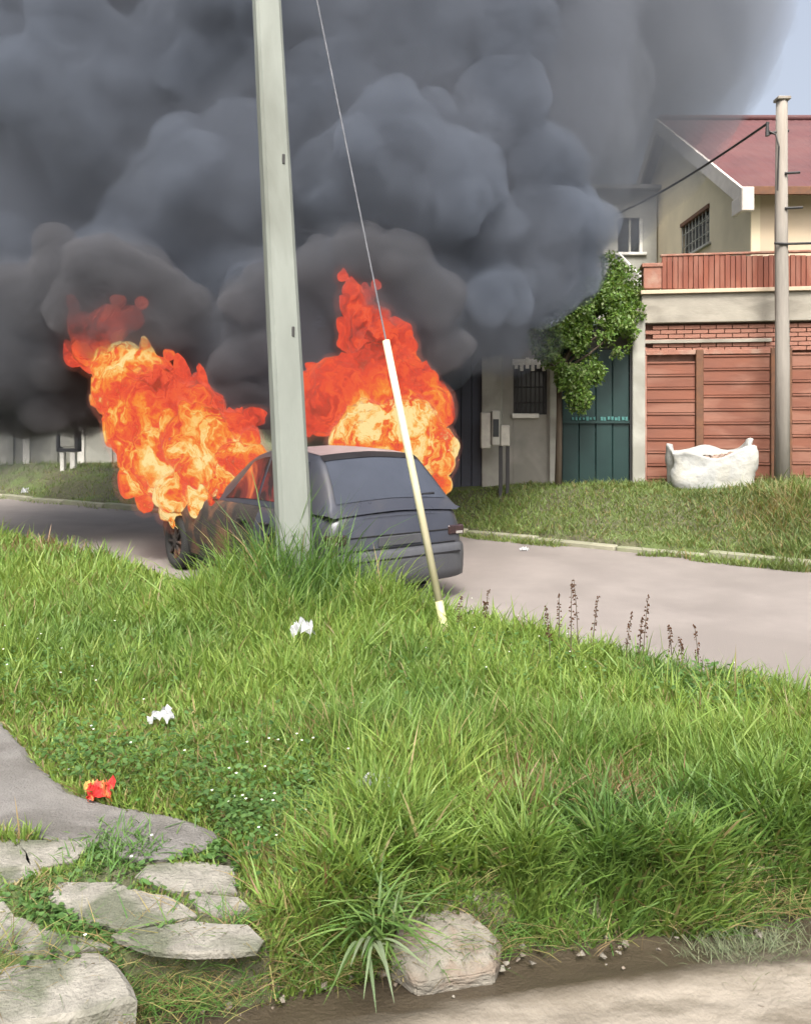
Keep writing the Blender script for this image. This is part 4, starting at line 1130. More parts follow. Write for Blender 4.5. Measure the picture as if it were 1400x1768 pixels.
sloped_board(DP + .4, EZ - .16, DP / 2 + .002, RZ + .03, -.42, -.352, .40).build('bargeboard', M['fascia'], bh)
MB().box(-.43, -.16, -.56, -.46, EZ - .66, EZ - .14, .02).build('eave_return', M['fascia'], bh)
MB().box(-.43, -.33, -.455, .02, EZ - .66, EZ - .30, .02).build('eave_return', M['fascia'], bh)
# neighbour block further back, left of the gable
nb = empty('neighbour_house', (P(1135, 740, 25.5).x, 24.6, 0)); tag(nb, 'pale grey upper storey with one window, half lost in smoke left of the beige gable', 'house')
zt_ = EYE + (740 - 330) / FOC * 24.6
x0 = P(1030, 0, 24.6).x - nb.location.x; x1 = P(1133, 0, 24.6).x - nb.location.x
wx0 = P(1066, 0, 24.6).x - nb.location.x; wx1 = P(1109, 0, 24.6).x - nb.location.x
wz0 = EYE + (740 - 436) / FOC * 24.6; wz1 = EYE + (740 - 376) / FOC * 24.6
mb = MB().box(x0, wx0, 0, .2, .5, zt_).box(wx1, x1, 0, .2, .5, zt_).box(wx0 + .001, wx1 - .001, .001, .2, .5, wz0).box(wx0 + .001, wx1 - .001, .001, .2, wz1, zt_ - .002)
mb.build('wall', M['pale_wall'], nb)
nw_ = MB().box(wx0, wx1, .12, .14, wz0, wz1).build('window', M['dark_glass'], nb)
MB().box(wx1 - .09, wx1 - .002, .02, .1, wz0 + .001, wz1 - .001).build('frame', M['white_paint'], nw_)
MB().box((wx0 + wx1) / 2 - .03, (wx0 + wx1) / 2 + .03, .04, .11, wz0 + .001, wz1 - .001).build('frame', M['pale_wall'], nw_)
MB().box(wx0 - .1, wx1 + .1, -.1, .05, wz0 - .09, wz0 - .003, .01).build('sill', M['white_paint'], nw_)
MB().box(x0 - .2, x1 + .1, -.3, 3, zt_ + .001, zt_ + .12).build('roof', M['grey_roof'], nb)

# ------------------------------------------------------------------ vegetation generators
def tri_mesh(name, V, T, tint, mat, parent=None):
    me = bpy.data.meshes.new(name)
    nv, nt_ = len(V), len(T)
    me.vertices.add(nv); me.vertices.foreach_set('co', V.astype(np.float32).ravel())
    me.loops.add(nt_ * 3); me.loops.foreach_set('vertex_index', T.astype(np.int32).ravel())
    me.polygons.add(nt_); me.polygons.foreach_set('loop_start', np.arange(0, nt_ * 3, 3, dtype=np.int32))
    me.update(calc_edges=True)
    if tint is not None:
        a = me.attributes.new('tint', 'FLOAT_COLOR', 'POINT')
        c = np.ones((nv, 4), np.float32); c[:, :3] = tint
        a.data.foreach_set('color', c.ravel())
    me.shade_smooth()
    return obj_from(name, me, mat, parent)
def blade_arrays(x, y, z, h, w, az, lean, curl, rng):
    n_ = len(x)
    dirx, diry = np.cos(az), np.sin(az)
    fa = rng.uniform(0, 2 * np.pi, n_); wx, wy = np.cos(fa), np.sin(fa)
    ts = np.array([0, .4, .75, 1.0]); ws = np.array([.8, 1.0, .62, 0])
    out_ = []
    for t, ww in zip(ts, ws):
        hor = h * (lean * t + curl * t * t)
        ver = h * (t - 0.42 * curl * t * t - .12 * lean * t * t)
        cx = x + dirx * hor; cy = y + diry * hor; cz = z + ver
        if ww > 0:
            out_.append(np.stack([cx - wx * w * ww / 2, cy - wy * w * ww / 2, cz], 1))
            out_.append(np.stack([cx + wx * w * ww / 2, cy + wy * w * ww / 2, cz], 1))
        else: out_.append(np.stack([cx, cy, cz], 1))
    V = np.stack(out_, 1).reshape(-1, 3)
    base = (np.arange(n_) * 7)[:, None, None]
    T = np.array([[0, 1, 3], [0, 3, 2], [2, 3, 5], [2, 5, 4], [4, 5, 6]])[None] + base
    return V, T.reshape(-1, 3)
def tints(n_, pal, rng, var=.12):
    pal = np.array(pal); i = rng.integers(0, len(pal), n_); c = pal[i] * rng.uniform(1 - var, 1 + var, (n_, 1)) * rng.uniform(.94, 1.06, (n_, 3))
    return c
EXCL = [gpoly(PATH_PTS, .178)] + [gpoly(s[1], s[2]) for s in SLABS] + [gpoly([(-160, 1672), (20, 1660), (95, 1652), (180, 1652), (205, 1668), (240, 1722), (160, 1742), (60, 1756), (-160, 1775)], .12)]
BARE = gpoly([(0, 1480), (120, 1440), (260, 1440), (400, 1470), (450, 1560), (480, 1640), (420, 1700), (-200, 1700), (-200, 1480)], .16)
def px_of(x, y, z): return 700 + FOC * x / y, HOR + FOC * (EYE - z) / y
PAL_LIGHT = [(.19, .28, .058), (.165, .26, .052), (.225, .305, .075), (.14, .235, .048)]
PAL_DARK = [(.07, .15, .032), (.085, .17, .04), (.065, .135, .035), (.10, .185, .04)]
PAL_DRY = [(.26, .22, .10), (.22, .17, .08), (.19, .18, .07)]
PAL_BROWN = [(.22, .15, .08), (.26, .19, .10), (.20, .13, .07)]

def gen_grass(n_, ymax, ymin, rng):
    # pick along depth with density falling as 1/y^1.4
    u = rng.random(n_); a_ = ymin ** -.9; b_ = ymax ** -.9
    y = (a_ + (b_ - a_) * u) ** (-1 / .9)
    x = rng.uniform(-.56, .56, n_) * y + rng.normal(0, .03, n_)
    return x, y
def verge_mask(x, y):
    d2 = poly_dist(x, y, E2); wob = .06 * n2(x, y, 3.0, 3, 5)
    return d2 + wob, y - e1(x) + wob
def near_grass():
    rng = np.random.default_rng(11)
    x, y = gen_grass(430000, 13.5, 2.2, rng)
    d2, dn = verge_mask(x, y)
    edge_n = n2(x, y, 9, 2, 77) * .05
    keep = (d2 > -.05 + edge_n) & (dn > .0)
    ex = np.zeros(len(x), bool)
    for p_ in EXCL: ex |= in_poly(x, y, p_)
    keep &= ~ex
    bare = in_poly(x, y, BARE)
    clump = n2(x, y, 2.0, 3, 41); fine = n2(x, y, 7.5, 2, 43)
    dens = np.clip(.80 + .5 * fine + .35 * clump, .1, 1)
    dens = np.where(bare, np.clip(.10 + .9 * (n2(x, y, 7, 2, 99) - .12), 0.02, .6), dens)
    keep &= rng.random(len(x)) < dens
    x, y, d2, dn, clump, fine, bare = [q[keep] for q in (x, y, d2, dn, clump, fine, bare)]
    n_ = len(x); z = height(x, y)
    px, py = px_of(x, y, z)
    h = rng.gamma(7, .0185, n_) * (1 + .45 * clump + .35 * fine)
    h *= np.interp(y, [2.2, 3.0, 4.5, 7, 10], [1.0, 1.0, 1.0, 1.15, 1.1])
    # low trodden grass beside the path, taller tangle by the pole, long fringe at the front
    left_low = sstep((560 - px + (py - 1180) * .35) / 260) * sstep((py - 1150) / 120)
    h *= 1 - .60 * left_low
    dp = np.hypot((x - pb.x - .05) / .80, (y - pb.y + .1) / .8)
    h *= 1 + 2.3 * np.exp(-(dp ** 2) * 1.0)
    front = np.exp(-((dn - .22) / .22) ** 2) * sstep((px - 480) / 160)
    h *= 1 + .12 * front
    h *= np.where((np.abs(x - st.location.x) < .22) & (y < st.location.y + .16), .35, 1)
    h *= 1 - .62 * np.exp(-((px - 305) / 55) ** 2) * sstep((y - 6.2) / .8)
    roadside = np.exp(-(d2 / .3) ** 2); h *= 1 - .45 * roadside * (px > 700)
    h *= np.where(bare, .45, 1)
    w = rng.uniform(.0038, .009, n_) * np.interp(y, [2.2, 4, 8, 13], [1.0, 1.25, 2.1, 3.0]) * (1 + .5 * front)
    az = rng.uniform(0, 2 * np.pi, n_); az = np.where(rng.random(n_) < .2 * front, -np.pi / 2 + rng.normal(0, .5, n_), az)
    lean = rng.uniform(.03, .38, n_); curl = rng.uniform(.02, .6, n_) + .15 * front
    V, T = blade_arrays(x, y, z - .01, h, w, az, lean, curl, rng)
    # colour
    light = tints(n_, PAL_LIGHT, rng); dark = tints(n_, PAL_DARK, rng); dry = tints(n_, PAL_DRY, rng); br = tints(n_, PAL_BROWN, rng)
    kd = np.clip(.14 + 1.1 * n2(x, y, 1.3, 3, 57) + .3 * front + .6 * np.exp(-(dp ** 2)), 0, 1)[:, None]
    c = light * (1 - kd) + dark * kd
    isdry = rng.random(n_) < np.clip(.02 + .16 * left_low + .14 * np.clip(n2(x, y, 2.4, 2, 63), 0, 1), 0, 1)
    c = np.where(isdry[:, None], dry, c)
    for (cx, cy, rx, ry, pr) in ((900, 1400, 60, 32, .55), (1085, 1400, 60, 34, .75), (470, 1530, 60, 50, .25), (100, 960, 120, 12, .5)):
        bm_ = rng.random(n_) < pr * np.exp(-(((px - cx) / rx) ** 2 + ((py - cy) / ry) ** 2))
        c = np.where(bm_[:, None], br, c)
    tint = np.repeat(c, 7, axis=0)
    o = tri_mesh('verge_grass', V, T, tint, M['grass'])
    tag(o, 'long uneven bright green grass covering the near verge', 'grass', kind='stuff')
    print('near blades', n_)
near_grass()
def far_grass():
    rng = np.random.default_rng(12)
    N_ = 330000
    y = np.where(rng.random(N_) < .65, rng.uniform(9, 14.6, N_), rng.uniform(9, 26, N_)); x = rng.uniform(-.6, .6, N_) * y
    d3 = -poly_dist(x, y, E3)
    fac = (y < 13.6 - .15 * x) | (x < .55)
    keep = (d3 > .12) & fac & (d3 < 5) & (rng.random(N_) < np.clip(.75 + .6 * n2(x, y, 1.5, 3, 4), .1, 1))
    # some tufts spill over the kerb into the gutter
    spill = (d3 > -.25) & (d3 <= .12) & (n2(x, y, 1.6, 2, 71) > -.05) & (rng.random(N_) < .7)
    keep |= spill
    x, y, d3 = x[keep], y[keep], d3[keep]; n_ = len(x); z = np.maximum(height(x, y), 0)
    px, py = px_of(x, y, z)
    h = rng.gamma(6, .013, n_) * (1 + .7 * n2(x, y, 1.2, 3, 9)) * (1 + 1.3 * np.exp(-(((px - 1370) / 70) ** 2)))
    w = rng.uniform(.008, .016, n_)
    V, T = blade_arrays(x, y, z - .01, h, w, rng.uniform(0, 6.28, n_), rng.uniform(.1, .6, n_), rng.uniform(0, .6, n_), rng)
    kd = np.clip(.35 + 1.2 * n2(x, y, .9, 3, 15), 0, 1)[:, None]
    c = tints(n_, [(.18, .25, .075), (.155, .225, .065)], rng) * (1 - kd) + tints(n_, [(.10, .15, .05), (.12, .16, .05)], rng) * kd
    isdry = rng.random(n_) < .12 + .5 * np.exp(-(((px - 1330) / 90) ** 2 + ((py - 890) / 30) ** 2))
    c = np.where(isdry[:, None], tints(n_, PAL_DRY, rng), c)
    o = tri_mesh('kerbside_grass', V, T, np.repeat(c, 7, axis=0), M['grass'])
    tag(o, 'short dull green grass on the slope between the far kerb and the house fronts', 'grass', kind='stuff')
    print('far blades', n_)
far_grass()

# low clover and broad leaf weeds among the grass
def weeds():
    rng = np.random.default_rng(21)
    cl = [(470, 1400, 150, 70), (180, 1350, 120, 40), (400, 1450, 90, 40), (1280, 1215, 90, 25), (60, 1170, 120, 50), (430, 985, 120, 60), (600, 1340, 90, 50), (1000, 1600, 260, 40), (300, 1665, 160, 25), (150, 1590, 80, 30), (860, 1150, 150, 40)]
    X_, Y_ = [], []
    for (cx, cy, rx, ry) in cl:
        k_ = int(1500)
        a = rng.normal(0, .9, (k_, 2)); px = cx + a[:, 0] * rx; py = np.maximum(cy + a[:, 1] * ry, 960)
        Yd = 1.44 * FOC / (py - HOR); X_.append((px - 700) / FOC * Yd); Y_.append(Yd)
    x = np.concatenate(X_); y = np.concatenate(Y_)
    d2, dn = verge_mask(x, y); ex = np.zeros(len(x), bool)
    for p_ in EXCL[:-1]: ex |= in_poly(x, y, p_)
    k_ = (d2 > .03) & (dn > .01) & ~ex; x, y = x[k_], y[k_]
    n_ = len(x); z = height(x, y) + rng.uniform(.01, .14, n_) * np.where(in_poly(x, y, BARE), .3, 1)
    r_ = rng.uniform(.005, .012, n_) * np.interp(y, [2, 8], [1, 2.2])
    az = rng.uniform(0, 6.28, n_); tl = rng.uniform(-.6, .6, (n_, 2))
    ang = np.array([0, 1.05, 2.1, 3.14, 4.2, 5.25]); ra = np.array([1, .8, .8, 1, .8, .8])
    V = []
    for a, q in zip(ang, ra):
        dx = np.cos(az + a) * r_ * q; dy = np.sin(az + a) * r_ * q * .8
        V.append(np.stack([x + dx, y + dy, z + dx * tl[:, 0] + dy * tl[:, 1]], 1))
    V = np.stack(V, 1).reshape(-1, 3); base = (np.arange(n_) * 6)[:, None, None]
    T = (np.array([[0, 1, 2], [0, 2, 3], [0, 3, 4], [0, 4, 5]])[None] + base).reshape(-1, 3)
    c = tints(n_, [(.05, .11, .025), (.07, .14, .035), (.09, .17, .05)], rng)
    o = tri_mesh('clover_weeds', V, T, np.repeat(c, 6, axis=0), M['leaf'])
    tag(o, 'low round leaved weeds mixed into the verge grass', 'weeds', kind='stuff')
    # tiny white flowers
    mb = MB(); rr = random.Random(5)
    for i in range(75):
        j = rr.randrange(n_); s = .0042 * (1 + .12 * y[j]); zc = z[j] + rr.uniform(.03, .1)
        mb.add([(x[j] + s * math.cos(a), y[j] + s * math.sin(a), zc + .3 * s * math.sin(2 * a)) for a in (0, 1.26, 2.5, 3.8, 5)], [(0, 1, 2, 3, 4)])
    f = mb.build('small_flowers', M['petal']); tag(f, 'scattered tiny white flowers in the verge grass', 'flowers', kind='stuff')
weeds()

def plant_blades(name, c, n_, hr, wr, lean, curl, pal, seed, spread=.05, az_c=None, az_s=6.28, mat='leaf'):
    rng = np.random.default_rng(seed)
    x = rng.normal(0, spread, n_); y = rng.normal(0, spread, n_); z = np.zeros(n_)
    h = rng.uniform(*hr, n_); w = rng.uniform(*wr, n_)
    az = rng.uniform(0, 6.28, n_) if az_c is None else rng.normal(az_c, az_s, n_)
    ts = np.linspace(0, 1, 9); lean_ = rng.uniform(*lean, n_); curl_ = rng.uniform(*curl, n_)
    dx, dy = np.cos(az), np.sin(az); wx, wy = -np.sin(az), np.cos(az)
    rows = []
    for t in ts:
        hor = h * (lean_ * t + curl_ * t * t); ver = h * (t * (1 - .25 * lean_) - .85 * curl_ * t * t)
        ww = w * (.7 + .5 * t) * (1 - t ** 3) / 2 + .0004
        cx, cy, cz = x + dx * hor, y + dy * hor, z + ver
        rows.append(np.stack([cx - wx * ww, cy - wy * ww, cz + ww * .4], 1)); rows.append(np.stack([cx, cy, cz - ww * .25], 1)); rows.append(np.stack([cx + wx * ww, cy + wy * ww, cz + ww * .4], 1))
    V = np.stack(rows, 1).reshape(-1, 3); T = []
    for k_ in range(len(ts) - 1):
        for s in (0, 1):
            a = k_ * 3 + s; T += [[a, a + 1, a + 4], [a, a + 4, a + 3]]
    T = (np.array(T)[None] + (np.arange(n_) * 27)[:, None, None]).reshape(-1, 3)
    o = tri_mesh(name, V, T, np.repeat(tints(n_, pal, rng), 27, axis=0), M[mat])
    o.location = c
    return o
q = G(655, 1610, .12); o = plant_blades('grass_tuft', (q.x, q.y, .12), 70, (.12, .28), (.007, .012), (.1, .5), (.25, 1.1), [(.085, .16, .04), (.075, .14, .035), (.12, .20, .055)], 61, .035)
tag(o, 'broad bladed dark green grass clump drooping over the verge edge left of the stone', 'grass clump')
q = G(650, 1632, .13); o = plant_blades('drooping_leaves', (q.x, q.y - .01, .13), 9, (.16, .25), (.009, .014), (.35, .6), (.5, .9), [(.17, .22, .13), (.14, .20, .10)], 62, .02, -1.6, .45)
tag(o, 'few pale green strap leaves hanging down to the mud left of the stone', 'leaves')
q = G(205, 1475, .16); o = plant_blades('path_tuft', (q.x, q.y, .15), 420, (.05, .11), (.003, .006), (.1, .7), (.1, .8), PAL_DARK, 63, .075)
tag(o, 'small dark green grass tuft growing through the broken pavement slabs', 'grass clump')
q = G(75, 1545, .16); o = plant_blades('path_tuft', (q.x, q.y, .15), 260, (.03, .08), (.003, .005), (.1, .8), (.1, .8), PAL_DARK + PAL_DRY, 64, .06)
tag(o, 'low grass tuft in the gap beside the large tilted pavement slab', 'grass clump')

# tall dry weed stalks at the road edge
STALKS = [(950, 1060, 90), (985, 1015, 130), (998, 1012, 120), (1022, 1040, 90), (1080, 1066, 75), (1110, 1040, 110), (1103, 1075, 70), (1160, 1090, 60), (1207, 1062, 90), (1178, 1100, 50), (835, 1032, 60), (790, 1045, 55), (965, 1035, 80), (845, 1050, 40)]
for i, (px, ptop, hp) in enumerate(STALKS):
    rr = random.Random(100 + i)
    gy = ptop + hp + 25; q = G(px, gy, .12); zg = gz(q.x, q.y)
    H_ = (gy - ptop) / FOC * q.y
    mb = MB(); lean_ = rr.uniform(-.04, .04)
    pts = [(lean_ * s * s, 0, H_ * s) for s in np.linspace(0, 1, 6)]
    mb.tube(pts, [.003, .003, .0028, .0024, .002, .0014], 5)
    o = mb.build('weed_stalk', M['bark'])
    o.location = (q.x, q.y, zg)
    order = sorted(range(len(STALKS)), key=lambda j: STALKS[j][0]).index(i)
    WHICH = ['leftmost', 'second from left', 'third from left', 'fourth from left', 'fifth from left', 'sixth from left', 'seventh from left', 'seventh from right', 'sixth from right', 'fifth from right', 'fourth from right', 'third from right', 'second from right', 'rightmost']
    tag(o, ('tall' if hp >= 90 else 'short') + ' thin brown dried weed stalk at the road edge, ' + WHICH[order] + ' of the row', 'weed stalk', 'dry weed stalks at the edge of the road')
    sm = MB()
    for k_ in range(34):
        s = rr.uniform(.45, 1.0); r_ = .016 * (1.15 - s) + .004
        a = rr.uniform(0, 6.28); cx = lean_ * s * s + r_ * math.cos(a); cy = r_ * math.sin(a); cz = H_ * s; e = rr.uniform(.004, .008)
        sm.add([(cx - e, cy, cz), (cx + e, cy, cz), (cx, cy + e, cz + e * 1.4), (cx, cy - e, cz + e * 1.6)], [(0, 1, 2), (0, 1, 3), (1, 2, 3), (0, 2, 3)])
    sh = sm.build('seed_head', M['brown_steel'], o)

# tree by the green gate
def tree(name, base, trunk_h, clusters, nleaf, leaf, pal, seed, label, cat='tree', trunk_r=.07):
    rng = np.random.default_rng(seed); rr = random.Random(seed)
    root = empty(name, base); tag(root, label, cat)
    mb = MB()
    b0 = Vector(base)
    top_ = Vector((0.02, 0.05, trunk_h))
    mb.tube([(0, 0, -.1), (.02, 0, trunk_h * .5), top_], [trunk_r, trunk_r * .8, trunk_r * .6], 8)
    tr_ = mb.build('trunk', M['bark'], root, True)
    for (cx, cy, cz, r_) in clusters:
        c = Vector((cx, cy, cz)) - b0
        mid = (top_ + c) / 2 + Vector((rr.uniform(-.1, .1), rr.uniform(-.1, .1), -.1))
        MB().tube([top_ * .9, mid, c], [trunk_r * .45, trunk_r * .3, trunk_r * .12], 6).build('branch', M['bark'], tr_, True)
    P_ = []; tot = sum(c[3] ** 2 for c in clusters)
    for (cx, cy, cz, r_) in clusters:
        k_ = int(nleaf * r_ ** 2 / tot)
        v = rng.normal(0, 1, (k_, 3)); v /= np.linalg.norm(v, axis=1)[:, None]; v *= (rng.random((k_, 1)) ** .45) * r_
        v *= (1 + .35 * fbm(v * 3 + cx * 7, 2, seed))[:, None]
        P_.append(v + np.array([cx, cy, cz]) - np.array(base))
    C_ = np.concatenate(P_); keepn = fbm(C_ * 3.0, 2, seed + 4) > -.20; C_ = C_[keepn]; n_ = len(C_)
    d1 = rng.normal(0, 1, (n_, 3)); d1[:, 2] -= .5; d1 /= np.linalg.norm(d1, axis=1)[:, None]
    d2_ = np.cross(d1, rng.normal(0, 1, (n_, 3))); d2_ /= np.linalg.norm(d2_, axis=1)[:, None]
    s = rng.uniform(.6, 1.3, (n_, 1)) * leaf
    V = np.stack([C_, C_ + d1 * s * .5 + d2_ * s * .3, C_ + d1 * s, C_ + d1 * s * .5 - d2_ * s * .3], 1).reshape(-1, 3)
    T = (np.array([[0, 1, 2], [0, 2, 3]])[None] + (np.arange(n_) * 4)[:, None, None]).reshape(-1, 3)
    tri_mesh('crown', V, T, np.repeat(tints(n_, pal, rng, .25), 4, axis=0), M['leaf'], root)
    return root
def cl(lst): return [(*P(px, py, Y), r / FOC * Y) for (px, py, r, Y) in lst]
tb = P(963, 830, 12.9)
tree('tree', (tb.x, tb.y, .68), 2.0, cl([(960, 600, 42, 12.8), (1010, 580, 48, 12.9), (1060, 575, 42, 13.0), (1030, 520, 48, 13.2), (1070, 495, 38, 13.4), (1085, 540, 24, 13.2), (1055, 455, 22, 13.5), (985, 650, 34, 12.6), (1000, 685, 26, 12.5), (930, 580, 26, 12.8), (975, 540, 40, 13.2), (1020, 640, 24, 12.7)]),
     42000, .062, [(.11, .20, .035), (.14, .23, .05), (.09, .17, .035), (.19, .26, .10)], 71, 'leafy green street tree overhanging the green gate at the edge of the smoke', trunk_r=.06)
tb = P(-40, 800, 20)
tree('tree', (tb.x, tb.y, .6), 3.0, cl([(-30, 600, 70, 20), (30, 650, 50, 20.5), (-60, 450, 90, 20), (20, 520, 60, 20.5), (-40, 300, 90, 20), (-20, 100, 80, 20), (-20, 0, 60, 20), (80, 640, 40, 21)]),
     9000, .2, [(.04, .07, .02), (.055, .09, .025)], 72, 'dark tree behind the smoke at the far left of the street', trunk_r=.16)

# climbing plant with white flowers and bracket on the house corner near the tree
q = P(1085, 500, 13.6)
mb = MB(); rr = random.Random(9)
fp = empty('balcony_bracket', P(1106, 520, 13.7)); tag(fp, 'white broken bracket and ledge between the tree and the red terrace corner', 'bracket')
mb.tube([(0, 0, 0), (-.02, 0, .42), (-.38, 0, .80)], .03, 6).build('arm', M['white_paint'], fp)
MB().box(-.32, .02, -.1, .2, -.12, -.02, .01).build('ledge', M['white_paint'], fp)
MB().box(-.16, 0.0, -.03, .12, .0, .36, .03).build('pot', M['white_paint'], fp)

# ------------------------------------------------------------------ street furniture and litter
mbx = P(850, 830, 13.0)
mt = empty('meter_box', (mbx.x, mbx.y, gz(mbx.x, mbx.y) - .03)); tag(mt, 'pale utility meter boxes on two thin dark posts in front of the grey house', 'meter box')
mz = lambda py: (850 - py) / FOC * 13.0
mxx = lambda px: (px - 850) / FOC * 13.0
MB().box(mxx(829), mxx(846), -.12, .03, mz(762), mz(700), .015).build('box', M['meter'], mt)
MB().box(mxx(847), mxx(861), -.16, .02, mz(757), mz(697), .015).build('box', M['pale_wall'], mt)
MB().box(mxx(862), mxx(878), -.14, .02, mz(758), mz(722), .015).build('box', M['meter'], mt)
MB().box(mxx(849), mxx(859), -.168, -.162, mz(742), mz(712), .002).build('window', M['dark_glass'], mt)
for px in (863, 875):
    MB().box(mxx(px) - .028, mxx(px) + .028, -.09, -.05, -.35, mz(758)).build('post', M['iron'], mt)

# woven sack of rubble on the grass
def big_bag():
    c = P(1226, 850, 12.35); zg = gz(c.x, c.y)
    root = empty('rubble_bag', (c.x, c.y, zg - .02), -.15); tag(root, 'large white woven sack of rubble slumped on the grass before the red garage', 'rubble sack')
    bm = bmesh.new(); NS = 48; NL = 14; rings = []
    for j in range(NL + 1):
        t = j / NL; ring = []
        for i in range(NS):
            a = 2 * math.pi * i / NS
            sq = (abs(math.cos(a)) ** 5 + abs(math.sin(a)) ** 5) ** (-1 / 5)
            rx, ry = .60 * sq, .42 * sq
            bulge = 1 + .03 * math.sin(math.pi * min(1, t * 1.1)) - .03 * (1 - t) ** 3
            nz_ = mnoise.fractal(Vector((math.cos(a) * 1.7, math.sin(a) * 1.7, t * 2.0)), 1, 2, 4)
            x = math.cos(a) * rx * bulge; y = math.sin(a) * ry * bulge
            htop = .62 + .12 * max(0, math.cos(a)) ** 2 + .06 * max(0, -math.cos(a)) ** 6 + .05 * math.sin(5 * a) - .09 * max(0, math.cos(a * 1 + 2.0)) 
            z = htop * t + .02 * nz_
            fold = .04 * math.sin(9 * a + 3 * nz_) * t
            ring.append(bm.verts.new((x * (1 + .08 * nz_ + fold), y * (1 + .08 * nz_ + fold), z)))
        rings.append(ring)
    inner = [bm.verts.new((v.co.x * .93, v.co.y * .90, v.co.z - .012)) for v in rings[-1]]
    low = [bm.verts.new((v.co.x * .88, v.co.y * .85, v.co.z - .16)) for v in rings[-1]]
    rings += [inner, low]
    for a, b in zip(rings[:-1], rings[1:]):
        for i in range(NS): bm.faces.new((a[i], a[(i + 1) % NS], b[(i + 1) % NS], b[i]))
    bm.faces.new(rings[0][::-1])
    me = bpy.data.meshes.new('sack'); bm.to_mesh(me); bm.free()
    obj_from('sack', me, M['bag'], root, True)
    rr = random.Random(3)
    mb = MB()
    for i in range(70):
        x, y = rr.uniform(-.46, .46), rr.uniform(-.28, .28); s = rr.uniform(.03, .075)
        bm = bmesh.new()
        for _ in range(9): 
            v = Vector((rr.gauss(0, 1), rr.gauss(0, 1), rr.gauss(0, 1))).normalized() * s; bm.verts.new((x + v.x, y + v.y, .47 + .08 * (x > 0) * x / .4 + v.z * .8))
        bmesh.ops.convex_hull(bm, input=bm.verts); bm.verts.index_update()
        ok = [f for f in bm.faces]; mb.add([v.co[:] for v in bm.verts], [[v.index for v in f.verts] for f in ok]); bm.free()
    o = mb.build('rubble', M['rubble'], root); o['kind'] = 'stuff'
big_bag()

def crumple(name, c, size, mat, seed, flat=.5, label='', cat='litter'):
    rng = random.Random(seed); bm = bmesh.new(); n_ = 9
    g_ = [[None] * (n_ + 1) for _ in range(n_ + 1)]
    for i in range(n_ + 1):
        for j in range(n_ + 1):
            u, v = i / n_ - .5, j / n_ - .5
            f = mnoise.fractal(Vector((u * 5 + seed, v * 5, 0)), .8, 2, 4)
            f2 = mnoise.fractal(Vector((u * 5 + seed, v * 5, 9)), .8, 2, 4)
            rr_ = 1 - .3 * (abs(u) + abs(v))
            g_[i][j] = bm.verts.new(((u * rr_ + f2 * .18) * size, (v * rr_ + f * .18) * size * .7, (abs(f) * .7 * flat + .10 + .25 * flat * (1 - 4 * (u * u + v * v))) * size))
    for i in range(n_):
        for j in range(n_): bm.faces.new((g_[i][j], g_[i + 1][j], g_[i + 1][j + 1], g_[i][j + 1]))
    bmesh.ops.solidify(bm, geom=bm.faces[:], thickness=.0012)
    me = bpy.data.meshes.new(name); bm.to_mesh(me); bm.free()
    o = obj_from(name, me, mat); o.location = c
    if label: tag(o, label, cat)
    return o
q = G(175, 1380, .18); w_ = crumple('wrapper', (q.x, q.y, .178), .13, M['litter_red'], 4, .9, 'crumpled red and yellow wrapper lying on the grey path by the grass edge')
crumple('torn_corner', (-.045, .015, .03), .06, M['litter_yellow'], 8, .8).parent = w_
q = G(648, 1352, .27); crumple('plastic_scrap', (q.x, q.y, .25), .14, M['litter_white'], 12, .5, 'crumpled clear white plastic scrap in the middle of the verge grass')
q = G(278, 1240, .24); crumple('plastic_scrap', (q.x, q.y, .22), .13, M['litter_white'], 15, .6, 'crushed pale plastic cup lying in the grass above the path')
q = G(522, 1092, .35); crumple('plastic_scrap', (q.x, q.y, .33), .17, M['litter_white'], 19, .8, 'white plastic litter caught in tall grass below the concrete pole')
q = G(45, 853, .10); crumple('plastic_scrap', (q.x, q.y, .08), .26, M['litter_white'], 23, .8, 'white litter lying on the far kerb at the left edge of the street')
q = G(905, 951, 0); crumple('plastic_scrap', (q.x, q.y, .0), .12, M['litter_white'], 25, .6, 'small white scrap lying on the road below the far kerb')
# pebbles and clods at the foot of the verge
mb = MB(); rr = random.Random(17)
for i in range(120):
    x = rr.uniform(-1.2, 1.5); y = e1(x) + rr.gauss(-.02, .06); s = rr.uniform(.004, .016)
    if rr.random() < .2: y = e1(x) - rr.uniform(.05, .5); s *= .7
    z = max(0, float(mudz(np.array([x]), np.array([y]))[0]))
    if y > e1(x) + .03: z = gz(x, y)
    bm = bmesh.new()
    for _ in range(8):
        v = Vector((rr.gauss(0, 1), rr.gauss(0, 1), rr.gauss(0, 1))).normalized() * s; bm.verts.new((x + v.x, y + v.y, z + v.z * .7))
    bmesh.ops.convex_hull(bm, input=bm.verts); bm.verts.index_update()
    mb.add([v.co[:] for v in bm.verts], [[v.index for v in f.verts] for f in bm.faces]); bm.free()
o = mb.build('pebbles', M['stone']); tag(o, 'scattered pebbles and clods along the muddy foot of the verge', 'pebbles', kind='stuff')

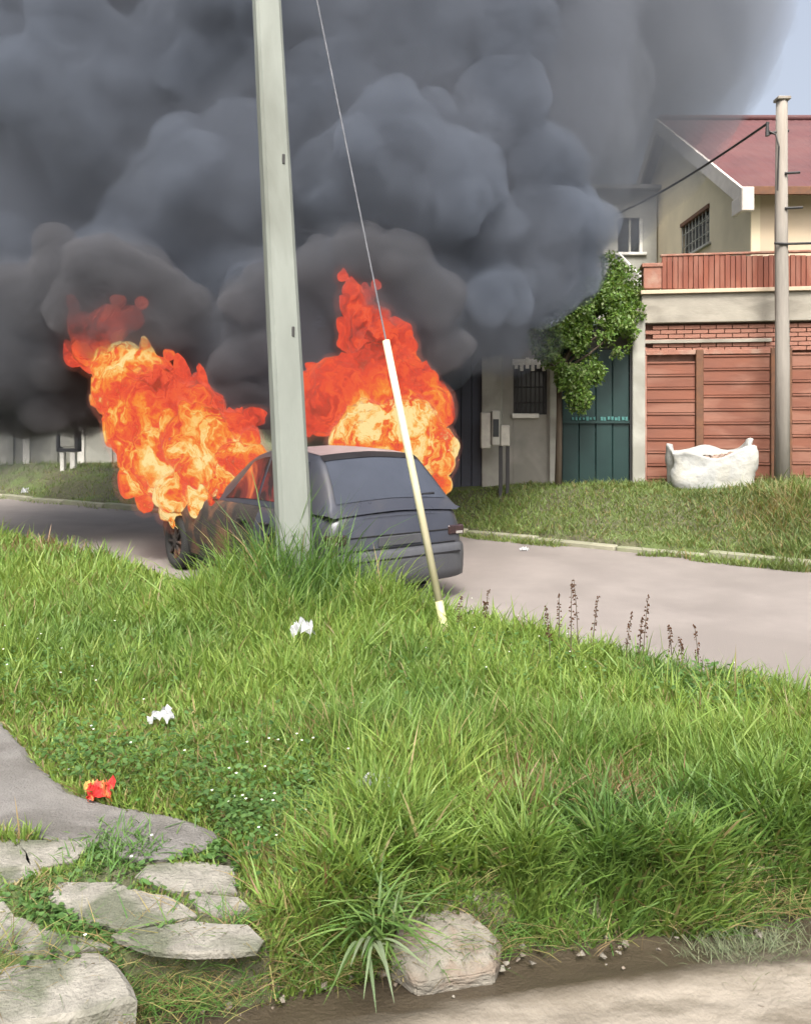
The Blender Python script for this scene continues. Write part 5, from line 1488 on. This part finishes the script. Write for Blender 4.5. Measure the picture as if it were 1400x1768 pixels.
# dead roots and straw hanging out of the verge bank
def straw():
    rng = np.random.default_rng(81); n_ = 9000
    x = rng.uniform(-1.2, 1.9, n_); y = e1(x) + rng.normal(.05, .05, n_); keep = n2(x, y, 5, 2, 3) > -.25; x, y = x[keep], y[keep]; n_ = len(x)
    z = np.maximum(height(x, y), 0) + .005
    V, T = blade_arrays(x, y, z, rng.uniform(.04, .14, n_), rng.uniform(.002, .004, n_), rng.uniform(0, 6.28, n_), rng.uniform(.5, 1.2, n_), rng.uniform(.2, .9, n_), rng)
    c = tints(n_, PAL_DRY + PAL_DARK + [(.12, .09, .05)], rng)
    o = tri_mesh('straw', V, T, np.repeat(c, 7, axis=0), M['dry']); tag(o, 'dead straw and roots tangled along the front edge of the verge', 'straw', kind='stuff')
    # dusty grey brush at the right
    px = rng.normal(1300, 60, 1300); py = rng.normal(1535, 24, 1300); Yd = 1.42 * FOC / (py - HOR); x = (px - 700) / FOC * Yd; y = Yd
    n_ = len(x); V, T = blade_arrays(x, y, height(x, y), rng.uniform(.04, .11, n_), rng.uniform(.0015, .003, n_), rng.uniform(0, 6.28, n_), rng.uniform(.2, .9, n_), rng.uniform(.1, .7, n_), rng)
    o = tri_mesh('dry_brush', V, T, np.repeat(tints(n_, [(.17, .19, .12), (.13, .16, .09)], rng), 7, axis=0), M['dry']); tag(o, 'dusty grey dry brush at the right end of the verge edge', 'dry brush', kind='stuff')
straw()

# ------------------------------------------------------------------ far left across the street
lw_ = empty('white_cabinet', P(118, 812, 19.5)); tag(lw_, 'pale service cabinet on two white legs with a dark frame across the street', 'cabinet')
lz = lambda py: (812 - py) / FOC * 19.5
lx = lambda px: (px - 118) / FOC * 19.5
MB().box(lx(107), lx(132), -.1, .15, lz(772), lz(722), .02).build('box', M['pale_wall'], lw_)
MB().box(lx(101), lx(106.5), -.12, .1, lz(777), lz(750), .01).build('frame', M['iron'], lw_); MB().box(lx(133), lx(139), -.12, .1, lz(777), lz(745), .01).build('frame', M['iron'], lw_)
MB().box(lx(101), lx(139), -.12, .1, lz(780), lz(774), .01).build('frame', M['iron'], lw_)
MB().box(lx(107), lx(114), -.1, .05, lz(820), lz(781), .01).build('leg', M['white_paint'], lw_); MB().box(lx(124), lx(133), -.1, .05, lz(820), lz(781), .01).build('leg', M['white_paint'], lw_)
lf = empty('boundary_wall', (P(-60, 812, 21.5).x, 21.5, .45)); tag(lf, 'long pale grey boundary wall with pilasters behind the cabinet, dimmed by smoke', 'wall')
wl = P(330, 812, 21.5).x - P(-60, 812, 21.5).x
MB().box(-3, wl, 0, .2, 0, 2.0).build('panel', M['pale_wall'], lf)
for px in (20, 48, 96, 142, 190, 250, 310):
    x = (px + 60) / FOC * 21.5
    MB().box(x - .09, x + .09, -.08, -.001, 0, 2.15, .01).build('pilaster', M['white_paint'] if px in (48, 142) else M['pale_wall'], lf)
MB().box(-3, wl, -.05, .25, 2.001, 2.08, .01).build('coping', M['beam'], lf)
